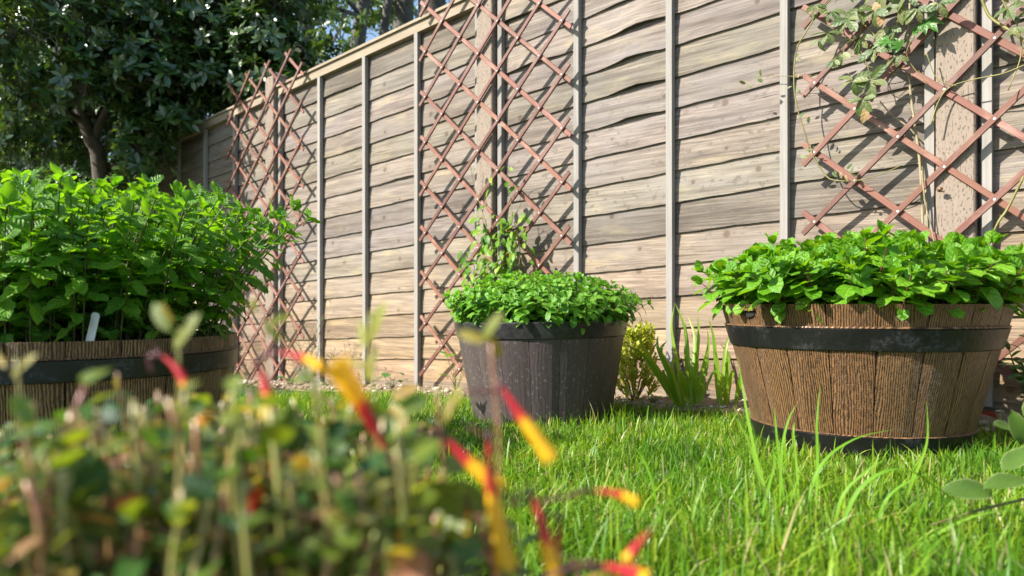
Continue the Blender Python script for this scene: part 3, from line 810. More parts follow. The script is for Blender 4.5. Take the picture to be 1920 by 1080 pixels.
# ------------------------------------------------------------------ lawn
def in_planter(x, y):
    m = np.zeros(x.shape, bool)
    for c, r in ((OC, 0.222), (LC, 0.315), (PC, 0.205)): m |= (x - c[0]) ** 2 + (y - c[1]) ** 2 < r * r
    return m
def lawn():
    def scatter(n, y0, y1, mrg):
        y = np.sqrt(rng.uniform(y0 ** 2, y1 ** 2, n)); x = rng.uniform(-1, 1, n) * (0.70 * y + mrg); return x, y
    X, Y = zip(scatter(110000, 0.62, 1.9, 0.45), scatter(80000, 1.9, 3.4, 0.6), scatter(16000, 3.4, 5.6, 0.6))
    x = np.concatenate(X); y = np.concatenate(Y)
    p = (x - FP0.x) * FN.x + (y - FP0.y) * FN.y; s = (x - FP0.x) * FR.x + (y - FP0.y) * FR.y
    edge = BEDW + 0.035 * np.sin(s * 5.1) + 0.02 * np.sin(s * 13 + 1) + rng.normal(0, 0.02, len(x)) + 0.02
    patch = np.sin(x * 9.1 + 2 * np.sin(y * 7)) * np.sin(y * 8.3 + x * 3)
    k = (p > edge) & ~in_planter(x, y) & (rng.random(len(x)) < 0.86 + 0.14 * patch)
    x, y, patch = x[k], y[k], patch[k]; n = len(x)
    gz = 0.020 * x - 0.015 * y - 0.03 * np.maximum(0, y - 2.2)
    h = rng.gamma(4.5, 0.0062, n) * (0.9 + 0.22 * patch) * (1 + 0.55 * np.clip((1.32 - y) / .4, 0, 1)); w = rng.uniform(0.0008, 0.0016, n) * (1 + 0.12 * y)
    az = rng.uniform(0, 2 * np.pi, n); ln = np.abs(rng.normal(0.35, 0.75, n)); tw = az + np.pi / 2 + rng.normal(0, .6, n)
    flat = rng.random(n) < 0.07; ln[flat] += 1.0
    ts = np.array([0, .4, .75, 1.0]); ws = np.array([.8, 1.0, .7, 0])
    V = np.zeros((n, 7, 3)); idx = 0
    for t, wt in zip(ts, ws):
        up = h * (t - 0.33 * np.minimum(ln, 1.6) * t * t * 0.7)
        off = h * ln * t ** 1.8 * 0.75
        cx_, cy_, cz = x + np.cos(az) * off, y + np.sin(az) * off, gz + up - 0.002
        if t < 1:
            for sg in (-1, 1):
                V[:, idx, 0] = cx_ + sg * np.cos(tw) * w * wt; V[:, idx, 1] = cy_ + sg * np.sin(tw) * w * wt; V[:, idx, 2] = cz; idx += 1
        else: V[:, idx] = np.stack([cx_, cy_, cz], 1)
    q = np.array([[0, 1, 3, 2], [2, 3, 5, 4]]); tr = np.array([[4, 5, 6]])
    b = (np.arange(n) * 7)[:, None, None]
    uv = np.tile(np.array([[0.2, 0], [.8, 0], [.2, .4], [.8, .4], [.2, .75], [.8, .75], [.5, 1]]), (n, 1))
    me = mesh_np('grass', V.reshape(-1, 3), (q[None] + b).reshape(-1, 4), (tr[None] + b).reshape(-1, 3), uv, M_grass, True)
    tag(link('grass', me), 'short bright green lawn grass around the planters', 'grass', kind='stuff')
lawn()

# pebbles and bits on the bed
def pebbles():
    V = []; Q = []; n = 1500
    base = np.array([(1, 0, 0), (-1, 0, 0), (0, 1, 0), (0, -1, 0), (0, 0, 1), (0, 0, -1), (.6, .6, .5), (-.6, .6, .5), (-.6, -.6, .5), (.6, -.6, .5)])
    tri = np.array([(0, 6, 9), (2, 7, 6), (1, 8, 7), (3, 9, 8), (4, 9, 6), (4, 6, 7), (4, 7, 8), (4, 8, 9), (0, 2, 6), (2, 1, 7), (1, 3, 8), (3, 0, 9), (0, 5, 2), (2, 5, 1), (1, 5, 3), (3, 5, 0)])
    Vs = []; Ts = []
    for i in range(n):
        s = random.uniform(-4.5, 3.2); p = random.uniform(0.02, bed_edge(s) + 0.06); q = FP0 + FR * s + FN * p
        r = random.uniform(.003, .010) if random.random() < .9 else random.uniform(.010, .020)
        a = random.uniform(0, 6.28); c, sn = math.cos(a), math.sin(a)
        b = base * np.array([r * random.uniform(.8, 1.3), r, r * random.uniform(.4, .8)]) * (1 + rng.uniform(-.18, .18, (10, 1)))
        b = np.stack([b[:, 0] * c - b[:, 1] * sn, b[:, 0] * sn + b[:, 1] * c, b[:, 2]], 1) + np.array([q.x, q.y, G(q.x, q.y) + 0.014 + r * .2])
        Vs.append(b); Ts.append(tri + 10 * i)
    s = NT('mixed_gravel'); ge = s.n('NewGeometry')
    s.l(s.ramp(ge.outputs['Random Per Island'], [(0, (0.16, 0.11, 0.07)), (0.4, (0.38, 0.28, 0.19)), (0.75, (0.50, 0.40, 0.30)), (1, (0.55, 0.50, 0.45))]), s.b.inputs['Base Color'])
    s.b.inputs['Roughness'].default_value = 0.85
    me = mesh_np('gravel', np.concatenate(Vs), None, np.concatenate(Ts), None, s.m, True)
    tag(link('gravel', me), 'tan gravel and small stones scattered on the soil at the fence foot', 'gravel', kind='stuff')
pebbles()

# ------------------------------------------------------------------ blades, swords and small plants
def blade_mesh(pts, w, twist=0.0, fold=0.25, n=5, wfun=None, side=None):
    """ribbon leaf along pts; width profile narrows to the tip"""
    P = spline(pts, n); m = len(P); V = []; Q = []; U = []
    for i, p in enumerate(P):
        t = i / (m - 1); d = (P[min(i + 1, m - 1)] - P[max(i - 1, 0)]).normalized()
        sd = Vector(side) if side else Vector((1, 0.2, 0))
        sd = (sd - d * sd.dot(d)).normalized(); nr = sd.cross(d)
        a = twist * t; sd, nr = sd * math.cos(a) + nr * math.sin(a), nr * math.cos(a) - sd * math.sin(a)
        ww = w * (wfun(t) if wfun else (min(1, 0.55 + 2.2 * t) * (1 - t ** 2.6)) + 0.02)
        for u in (-1, 0, 1): V.append(p + sd * (u * ww) + nr * (abs(u) * fold * ww)); U.append((u * .5 + .5, t))
    for i in range(m - 1):
        for c in (0, 1): a = i * 3 + c; Q.append((a, a + 1, a + 4, a + 3))
    return np.array([tuple(v) for v in V]), np.array(Q), np.array(U)

def blade_part(root, name, pts, w, mat, **kw):
    V, Q, U = blade_mesh([Vector(p) - root.location for p in pts], w, **kw)
    return link(name, mesh_np(name, V, Q, None, U, mat, True), root)

def gp(px, Y, dz=0.0):
    x = (px - CX) / F * Y; return Vector((x, Y, G(x, Y) + dz))

# long blades standing above the lawn in front of the oak barrel
root = empty('grass_tuft', tuple(gp(1545, 1.12)))
tag(root, 'long loose grass blades standing above the lawn before the oak barrel', 'grass tuft')
for pts, w in (
    ([gp(1470, 1.10), at(1430, 900, 1.12), at(1402, 780, 1.14), at(1383, 665, 1.16)], .0042),
    ([gp(1530, 1.05), at(1533, 860, 1.06), at(1532, 790, 1.06), at(1538, 722, 1.07)], .0028),
    ([gp(1500, 1.02), at(1535, 880, 1.03), at(1600, 825, 1.04), at(1682, 804, 1.05)], .0034),
    ([gp(1690, 1.12), at(1712, 900, 1.10), at(1738, 830, 1.09), at(1738, 750, 1.08)], .0028),
    ([gp(1475, 1.08), at(1462, 870, 1.08), at(1455, 800, 1.08), at(1452, 762, 1.08)], .0027),
    ([gp(1462, 1.06), at(1466, 850, 1.06), at(1478, 790, 1.06), at(1494, 757, 1.06)], .0026),
    ([gp(1500, 1.12), at(1492, 850, 1.13), at(1488, 810, 1.13), at(1490, 790, 1.14)], .0026),
    ([gp(1560, 0.92), at(1610, 920, .92), at(1690, 880, .92), at(1770, 925, .92), at(1850, 985, .92)], .0036),
    ([gp(1430, 0.98), at(1400, 960, .98), at(1350, 900, .99), at(1290, 872, 1.0)], .0034),
    ([gp(1560, 0.90), at(1500, 990, .90), at(1420, 980, .90), at(1345, 1005, .90)], .0032),
    ([gp(1640, 0.98), at(1660, 940, .98), at(1700, 905, .98), at(1760, 880, .98)], .0030),
    ([gp(1700, 0.90), at(1760, 1000, .9), at(1840, 965, .9), at(1930, 955, .9)], .0030),
    ([gp(1420, 1.0), at(1440, 920, 1.0), at(1452, 870, 1.0), at(1448, 835, 1.0)], .0026),
    ([gp(1240, 1.05), at(1222, 900, 1.05), at(1200, 850, 1.06), at(1165, 820, 1.07)], .0027),
    ([gp(1560, 0.97), at(1580, 930, .97), at(1630, 880, .97), at(1660, 862, .97)], .0028),
    ([gp(1430, 1.18), at(1412, 850, 1.18), at(1390, 800, 1.18), at(1372, 772, 1.18)], .003),
):
    blade_part(root, 'blade', pts, w * 0.82, M_tall, fold=0.35, side=(0.65, -0.76, 0))

# sword-leaved clumps on the bed
def sword(label, tips, base_px, Yb, group='sword leaved clumps on the bed'):
    b = gp(base_px, Yb); root = empty('sword_leaf_plant', tuple(b)); tag(root, label, 'plant', group)
    for (tx, ty, Yt, bx, w, bend) in tips:
        B = gp(bx + random.uniform(-8, 8), Yb + random.uniform(-.05, .05), 0.0); T = at(tx + random.uniform(-6, 6), ty, Yt + .1); mid = B.lerp(T, 0.6) + Vector((bend * 1.6 + random.uniform(-.015, .015), 0, 0.045))
        blade_part(root, 'leaf', [B, B.lerp(mid, 0.5) + Vector((bend * .2, 0, .012)), mid, T + Vector((random.uniform(-.02, .02), 0, -.01))], w * .85, M_sword, side=(0.75, -0.66, 0), fold=0.35, twist=random.uniform(-1.1, 1.1))
sword('clump of green sword shaped leaves between the brown pot and oak barrel', [
    (1183, 615, 2.30, 1272, .010, -.01), (1180, 640, 2.2, 1270, .008, -.02), (1255, 562, 2.42, 1288, .010, .0), (1262, 560, 2.45, 1292, .009, .01),
    (1238, 632, 2.30, 1283, .011, -.02), (1222, 650, 2.3, 1278, .009, -.02), (1300, 585, 2.40, 1297, .010, .01), (1305, 582, 2.42, 1305, .008, .0), (1272, 690, 2.2, 1290, .014, -.01),
    (1325, 610, 2.38, 1306, .008, .0), (1316, 637, 2.3, 1308, .008, .01), (1250, 620, 2.36, 1286, .009, -.02), (1232, 655, 2.4, 1282, .008, -.01),
    (1280, 640, 2.25, 1295, .012, .0), (1330, 660, 2.30, 1310, .007, .01), (1265, 665, 2.2, 1284, .010, -.01), (1300, 650, 2.2, 1300, .010, .0), (1340, 690, 2.25, 1312, .006, .01),
    (1245, 690, 2.2, 1280, .008, -.01), (1290, 600, 2.45, 1296, .008, .0)], 1293, 2.42)
sword('smaller clump of upright sword leaves close behind the oak barrel edge', [
    (1338, 592, 2.30, 1352, .010, .0), (1356, 615, 2.3, 1356, .008, .0), (1372, 668, 2.2, 1362, .008, .0), (1366, 640, 2.3, 1360, .009, .01), (1380, 690, 2.2, 1366, .010, .0), (1345, 650, 2.2, 1354, .007, -.01),
    (1392, 670, 2.2, 1374, .009, .01), (1360, 700, 2.1, 1358, .006, -.01)], 1360, 2.40)

# golden dwarf conifer behind the pot
def golden():
    b = gp(1190, 2.62); root = empty('golden_shrub', tuple(b)); tag(root, 'yellow green dwarf conifer tucked behind the brown pot', 'shrub')
    mats = []; st = MB(); T = [leaf_tpl(0.34, 4, 1, .4, 1.0, .2, .1, seed=2)]
    for i in range(260):
        t = random.random() ** .8; a = random.uniform(0, 6.28); rr = 0.085 * math.sqrt(random.random()) * (1 - .55 * t)
        p = b + Vector((math.cos(a) * rr, math.sin(a) * rr, 0.02 + 0.23 * t)); d = Vector((math.cos(a) * .7, math.sin(a) * .7, 1.0)).normalized()
        if i % 9 == 0: st.tube([Vector((0, 0, 0.0)), (p - b) * .5, p - b], .002, .0012, 4, False)
        for k in range(12):
            q = p + d * (.0035 * k); c = Vector((random.uniform(-1, 1), random.uniform(-1, 1), random.uniform(0, 1))).normalized()
            mats.append(leaf_mat(q, (d * .7 + c), d, random.uniform(.014, .022)))
    o = st.build('twigs', M_twig, root); o['kind'] = 'stuff'
    foliage(root, T, mats, M_gold, 0)
golden()

# dry twiggy plant at the foot of the left trellis
def twiggy():
    b = onfence(575, 728, 0.17); b.z = G(b.x, b.y); root = empty('twiggy_plant', tuple(b)); tag(root, 'dry twiggy plant with tiny leaves before the left trellis', 'plant')
    st = MB(); mats = []
    for i in range(18):
        tip = onfence(random.uniform(470, 690), random.uniform(560, 690), random.uniform(.1, .24)) - b
        mid = tip * .5 + Vector((random.uniform(-.03, .03), 0, .02)); P = spline([Vector((random.uniform(-.03, .03), 0, 0)), mid, tip], 5)
        st.tube(P, .0018, .0007, 4, False)
        for k in range(5):
            q = random.choice(P[4:]); e = q + Vector((random.uniform(-.06, .06), random.uniform(-.03, .03), random.uniform(.01, .07)))
            st.tube([q, q.lerp(e, .5) + Vector((0, 0, .006)), e], .0009, .0005, 3, False)
            for z in range(2): mats.append(leaf_mat(b + q.lerp(e, random.random()), (random.uniform(-1, 1), random.uniform(-1, 1), random.uniform(-.2, 1)), (0, 0, 1), random.uniform(.007, .017)))
    st.build('twigs', M_twig, root)['kind'] = 'stuff'
    foliage(root, [leaf_tpl(.6, 4, 1, seed=3)], mats, M_weed, 60)
twiggy()

def weed(px, py, p, size, n, label, mat=M_weed, lw=0.75, rise=0.5, group='low weeds at the fence foot'):
    b = onfence(px, py, p); b.z = G(b.x, b.y) + .005; root = empty('weed_plant', tuple(b)); tag(root, label, 'weed', group)
    st = MB(); mats = []
    for i in range(n):
        a = 2.4 * i + random.uniform(-.3, .3); t = random.uniform(.3, 1); out = Vector((math.cos(a), math.sin(a), 0))
        tip = out * size * t * .7 + Vector((0, 0, size * rise * random.uniform(.5, 1.5)))
        st.tube([Vector((0, 0, 0)), tip * .5 + Vector((0, 0, .01)), tip], .0016, .001, 4, False)
        mats.append(leaf_mat(b + tip, (out + Vector((0, 0, random.uniform(-.2, .5)))), (0, 0, 1), size * random.uniform(.35, .6)))
    st.build('stems', M_stem, root)
    foliage(root, [leaf_tpl(lw, 6, 2, .45, .8, .2, d, seed=20 + k) for k, d in enumerate((.2, .6))], mats, mat, 300)
weed(545, 722, .22, .075, 12, 'low green weed under the left trellis, left of the twiggy plant')
weed(615, 722, .20, .06, 10, 'low green weed at the foot of the first batten right of the left trellis')
weed(672, 722, .22, .05, 10, 'small weed left of the blue green seedling below the tan boards')
weed(735, 724, .18, .075, 9, 'blue green broad leaved seedling below the tan boards left of the middle trellis', lw=.9, rise=.8)
weed(855, 700, .16, .09, 9, 'trailing yellow green shoots at the left foot of the brown pot', M_climb, rise=1.3)
weed(1225, 750, .27, .05, 14, 'wispy weed between the golden conifer and the sword leaves', lw=.35)

# leafy plant at the right behind the oak barrel
def right_plant():
    b = gp(1930, 1.86); root = empty('leafy_plant', tuple(b)); tag(root, 'leafy green plant on the bed peeking out right of the oak barrel', 'plant')
    st = MB(); mats = []
    for i in range(20):
        tip = at(random.uniform(1885, 2080), random.uniform(590, 730), 1.86 + random.uniform(-.12, .15)) - b
        P = spline([Vector((random.uniform(-.05, .05), random.uniform(-.04, .04), 0)), tip * .5 + Vector((0, 0, .03)), tip], 4); st.tube(P, .002, .001, 5, False)
        for q in P[3:]:
            for k in range(2):
                d = Vector((random.uniform(-1, 1), random.uniform(-1, .3), random.uniform(-.2, .5))); mats.append(leaf_mat(b + q, d, (0, 0, 1), random.uniform(.026, .042)))
    st.build('stems', M_stem, root)
    foliage(root, [leaf_tpl(.7, 6, 2, .45, .9, .2, d, seed=30 + k) for k, d in enumerate((.2, .6))], mats, M_weed, 300)
    # fallen red leaf bits
    m = MB(); c = at(1872, 742, 1.80); c.z = G(c.x, c.y) + .03
    V, Q, U = leaf_tpl(.8, 5, 2, .45, .9, .5, .6, seed=44); o = link('fallen_leaf', mesh_np('fallen_leaf', V, Q, None, U, M_fallen, True)); o.location = c
    o.scale = (.045,) * 3; o.rotation_euler = (R(35), R(20), R(70)); tag(o, 'dry red brown fallen leaf on soil right of the oak barrel', 'leaf')
M_fallen = mat_leaf('fallen_red_leaf', [(.25, .06, .04), (.25, .06, .04), (.25, .06, .04)], .25, None, .5, 4.0, .4)
right_plant()

# pale edged leaves coming in from the right, close to the camera
def edged():
    s = NT('pale_edged_leaf'); tc = s.n('TexCoord'); uv = s.n('SeparateXYZ'); s.l(tc.outputs['UV'], uv.inputs[0])
    u = s.math('ABSOLUTE', s.math('SUBTRACT', uv.outputs[0], .5)); nz = s.noise(tc.outputs['UV'], 9, 3, .6)
    e = s.ramp(s.math('ADD', u, s.math('MULTIPLY', nz, .08)), [(.485, 0), (.525, 1)])
    c = s.mix(e, s.mix(nz, (.06, .135, .016), (.115, .205, .028)), (.30, .36, .13)); s.l(c, s.b.inputs['Base Color']); s.b.inputs['Roughness'].default_value = .5
    s.bump(s.noise(tc.outputs['UV'], 24, 3, .6), .5, .003)
    tr = s.n('BsdfTranslucent'); s.l(c, tr.inputs[0]); mx = s.n('MixShader'); mx.inputs[0].default_value = .3
    s.l(s.b.outputs[0], mx.inputs[1]); s.l(tr.outputs[0], mx.inputs[2]); s.l(mx.outputs[0], s.out.inputs['Surface'])
    b = gp(2080, .98); root = empty('pale_edged_plant', tuple(b)); tag(root, 'sprawling plant with pale edged soft leaves entering at the lower right', 'plant')
    st = MB()
    A = [at(2060, 900, .96), at(1920, 936, .94), at(1830, 958, .93), at(1745, 985, .92)]
    st.tube([p - b for p in spline([b + Vector((0, 0, .01))] + A, 5)], .0028, .0014, 6, False)
    B = [at(2030, 830, 1.0), at(1960, 850, 1.0), at(1895, 800, 1.02)]
    st.tube([p - b for p in spline([b + Vector((0, 0, .01))] + B, 5)], .0026, .0014, 6, False)
    st.build('stems', M_stem, root)
    T = [leaf_tpl(.50, 9, 2, .42, 1.15, .30, d, 0, .35, .5, .02, 50 + k) for k, d in enumerate((.1, .35))]
    L = [(1862, 925, .93, 1758, 905, .068), (1930, 902, .94, 1866, 898, .072), (1935, 842, .97, 1885, 875, .06), (1920, 830, 1.0, 1900, 770, .05), (1905, 806, 1.02, 1868, 795, .048),
         (1925, 790, 1.02, 1945, 740, .05), (1990, 880, .95, 2040, 930, .07), (1930, 940, .93, 1985, 985, .06)]
    mats = []
    for (ax, ay, Y, bx, by, sz) in L:
        a = at(ax, ay, Y); d = at(bx, by, Y - .02) - a
        mats.append(leaf_mat(a, d, (-.55, -.5, .75), sz, random.uniform(-.25, .25)))
    foliage(root, T, mats, s.m, 300)
edged()

# ------------------------------------------------------------------ climbers
def climber_mid():
    b = fw(.06, 0, .11); b.z = G(b.x, b.y); root = empty('climbing_plant', tuple(b)); tag(root, 'young leafy climber growing up the middle trellis above the brown pot', 'climber')
    st = MB(); mats = []
    paths = [[(945, 700), (948, 600), (935, 500), (915, 430), (890, 350), (880, 300)], [(950, 700), (955, 580), (950, 480), (960, 400), (950, 330), (975, 300)],
             [(948, 690), (940, 560), (920, 480), (905, 400), (925, 320)], [(952, 700), (965, 560), (975, 470), (965, 410), (985, 380)], [(946, 640), (920, 560), (895, 520), (885, 480)]]
    for ps in paths:
        P = [onfence(x, y, random.uniform(.095, .13)) for x, y in ps]; S = spline(P, 6); st.tube([q - b for q in S], .0028, .001, 5, False)
        for q in S[4:]:
            yy = HZ - (q.z - CH) / q.y * F
            k = 4 if 410 < yy < 540 else (2 if yy >= 540 else (1 if random.random() < .4 else 0))
            for _ in range(k):
                j = Vector((random.uniform(-.05, .05), random.uniform(-.04, .02), random.uniform(-.03, .03))); d = FN * random.uniform(.2, 1) + FR * random.uniform(-1, 1) + Vector((0, 0, random.uniform(-1.1, .1)))
                mats.append(leaf_mat(q + j, d, Vector((0, 0, 1)) + FN * .8, random.uniform(.030, .054), random.uniform(-.5, .5)))
    st.build('stems', M_vinegreen, root)
    foliage(root, [leaf_tpl(.52, 6, 2, .42, 1.0, .3, d, seed=60 + k) for k, d in enumerate((.2, .6, .9))], mats, M_climb, 300)
climber_mid()

def vine():
    b = fw(1.72, 0, .11); b.z = G(b.x, b.y); root = empty('vine', tuple(b)); tag(root, 'half withered lobed leaf vine hanging on the right trellis', 'climber')
    st = MB()
    def twine(*a):
        m = MB(); m.tube(*a); m.build('stem', M_vinegreen, root, True)
    def old(*a):
        m = MB(); m.tube(*a); m.build('old_stem', M_vinestem, root, True)
    f = lambda pts, p: [onfence(x, y, p + random.uniform(-.008, .008)) - b for x, y in pts]
    old(spline(f([(1735, 560), (1731, 440), (1727, 340), (1722, 280), (1708, 180), (1702, 90), (1706, 0), (1700, -80)], .06), 6), .0042, .0032, 6)
    old(spline(f([(1742, 560), (1738, 400), (1730, 300), (1714, 250), (1672, 215), (1650, 190)], .05), 6), .003, .002, 5)
    old(spline(f([(1760, 500), (1745, 420), (1735, 380), (1728, 320)], .09), 6), .002, .002, 5)
    twine(spline(f([(1575, -20), (1535, 25), (1510, 62), (1492, 100), (1489, 165), (1497, 210), (1508, 245), (1518, 280)], .095), 6), .0026, .0018, 5)
    twine(spline(f([(1400, 152), (1440, 143), (1492, 143), (1540, 140)], .07), 6), .0010, .0012, 4)
    twine(spline(f([(1745, 235), (1760, 190), (1782, 163), (1830, 148), (1880, 138), (1930, 118)], .10), 6), .0022, .0016, 5)
    twine(spline(f([(1838, -10), (1855, 30), (1890, 55), (1930, 85), (1990, 150)], .11), 6), .004, .003, 6)
    twine(spline(f([(1870, -20), (1890, 20), (1905, 40), (1915, 100), (1890, 170)], .10), 6), .0026, .0016, 5)
    twine(spline(f([(1520, 285), (1545, 325), (1565, 338), (1610, 338), (1655, 325), (1690, 310)], .10), 6), .0022, .0012, 5)
    twine(spline(f([(1920, 330), (1890, 390), (1870, 420), (1850, 470)], .11), 6), .0036, .003, 6)
    for _ in range(9):
        x, y = random.uniform(1560, 1760), random.uniform(-20, 100)
        twine(spline(f([(x, y), (x + random.uniform(-40, 40), y + 50), (x + random.uniform(-60, 60), y + random.uniform(60, 120))], .10), 5), .0018, .001, 4)
    T = [lobed_tpl(5, 1), lobed_tpl(5, 2, .95)]; Ti = [leaf_tpl(.46, 6, 2, .45, .9, .22, d, seed=70 + k) for k, d in enumerate((.3, .7))]
    mats = []; fresh = []; dry = []
    # grey green leaflets: hanging fans
    fans = [(1600, 150, .05, 5), (1632, 150, .05, 5), (1618, 185, .045, 4), (1575, 100, .042, 3), (1552, 62, .042, 4), (1560, 20, .04, 4), (1612, 70, .042, 4), (1640, 92, .05, 3), (1590, 35, .05, 4), (1640, 20, .055, 5),
            (1670, 50, .05, 3), (1690, 10, .05, 4), (1565, 112, .034, 3), (1610, 15, .05, 4), (1655, -20, .06, 5), (1535, 75, .036, 3), (1530, 10, .04, 4), (1720, 15, .05, 4), (1760, 5, .045, 4), (1890, 15, .04, 4), (1905, 50, .034, 3), (1680, 105, .036, 3), (1600, -20, .06, 5), (1710, -20, .06, 5)]
    for x, y, sz, n in fans:
        o = onfence(x, y, random.uniform(.095, .135))
        for k in range(n):
            a = -1.57 + (k - (n - 1) / 2) * 1.0 + random.uniform(-.3, .3)
            d = FR * math.cos(a) + Vector((0, 0, math.sin(a))) + FN * random.uniform(0, .5); mats.append(leaf_mat(o, d, FN + Vector((0, 0, .5)), sz * random.uniform(.75, 1.2), random.uniform(-.7, .7)))
    for x, y in ((1400, 160), (1425, 140), (1420, 148), (1492, 110), (1490, 165), (1514, 215), (1518, 290), (1522, 278), (1560, 320), (1600, 310), (1605, 325), (1888, 10), (1905, 30), (1880, 25), (1895, -5), (1915, 20)):
        for _ in range(2):
            o = onfence(x + random.uniform(-5, 5), y + random.uniform(-5, 5), .10); mats.append(leaf_mat(o, FR * random.uniform(-1, 1) + FN * .4 + Vector((0, 0, random.uniform(-1, .6))), FN, random.uniform(.016, .026), random.uniform(-.6, .6)))
    foliage(root, Ti, mats, M_vine, 300)
    for x, y, sz, rot in ((1735, 38, .062, -.9), (1690, 88, .045, 2.6), (1668, 75, .05, -2.8), (1712, 62, .04, .4)):
        a = rot; fresh.append(leaf_mat(onfence(x, y, .105), FR * math.cos(a) + Vector((0, 0, math.sin(a))) + FN * .35, FN + Vector((0, 0, .6)), sz, 0))
    foliage(root, T, fresh, M_vinebright, 300)
    for x, y, sz in ((1628, 205, .05), (1640, 10, .06), (1655, 25, .05), (1622, 190, .035), (1575, 330, .02), (1585, 335, .02), (1498, 145, .015), (1512, 222, .015)):
        dry.append(leaf_mat(onfence(x, y - 8, .12), FR * random.uniform(-.4, .4) + Vector((0, 0, -1)) + FN * .2, FN, sz, random.uniform(-.5, .5)))
    foliage(root, Ti, dry, M_dryleaf, 300, name='dry_leaf')
vine()

def snail():
    c = onfence(1762, 354, .086); me = MB(); V = []; n = 10
    for i in range(7):
        t = math.pi * i / 6
        for k in range(n):
            a = 2 * math.pi * k / n; V.append((.0075 * math.sin(t) * math.cos(a) * 1.15, .006 * math.cos(t), .0075 * math.sin(t) * math.sin(a)))
    me.add(V, [(i * n + k, i * n + (k + 1) % n, (i + 1) * n + (k + 1) % n, (i + 1) * n + k) for i in range(6) for k in range(n)])
    sp = [Vector((math.cos(t) * (.0065 - .0009 * t), -.0055, math.sin(t) * (.0065 - .0009 * t))) for t in np.linspace(0, 6.2, 16)]
    me.tube(sp, .0017, .0010, 5)
    me.tube([(-.006, .003, -.006), (.002, .004, -.008), (.009, .003, -.0075), (.012, .001, -.005)], .002, .0015, 5)
    o = me.build('snail', M_snail, None, True); o.location = c; o.rotation_euler = (0, 0, FRZ); tag(o, 'small tan snail clinging to a slat of the right trellis', 'snail')
snail()

# ------------------------------------------------------------------ trees
def branch(mb, p, d, L, r, depth, tips, rd, up=0.15):
    n = 5; pts = [p]; q = p.copy(); dd = d.copy()
    for i in range(n):
        dd = (dd + Vector((rd.uniform(-.22, .22), rd.uniform(-.22, .22), rd.uniform(-.08, .2) + up * .2))).normalized(); q = q + dd * (L / n); pts.append(q.copy())
    mb.tube(pts, r, r * .55, 7 if depth > 1 else 4, False)
    if depth == 0: tips.append((q, dd)); return
    for k in range(rd.choice((3, 4))):
        i = rd.randint(2, n); a = Vector((rd.uniform(-1, 1), rd.uniform(-1, 1), rd.uniform(-.25, .8))).normalized()
        branch(mb, pts[i], (dd * .55 + a * .8).normalized(), L * rd.uniform(.55, .8), r * .5, depth - 1, tips, rd, up)

def whorl(mats, p, axis, n, size, rd, flat=.25):
    e1 = axis.cross(Vector((.3, .8, .5))).normalized(); e2 = axis.cross(e1); a0 = rd.uniform(0, 6.28)
    for k in range(n):
        a = a0 + k * 2.4; el = flat + rd.uniform(-.35, .45)
        d = (e1 * math.cos(a) + e2 * math.sin(a)) * math.cos(el) + axis * math.sin(el)
        mats.append(leaf_mat(p - axis * rd.uniform(0, .02), d, axis, size * rd.uniform(.7, 1.15), rd.uniform(-.3, .3)))

EVER_T = [leaf_tpl(.40, 4, 1, .5, .95, .25, d, seed=80 + k) for k, d in enumerate((.1, .4))]

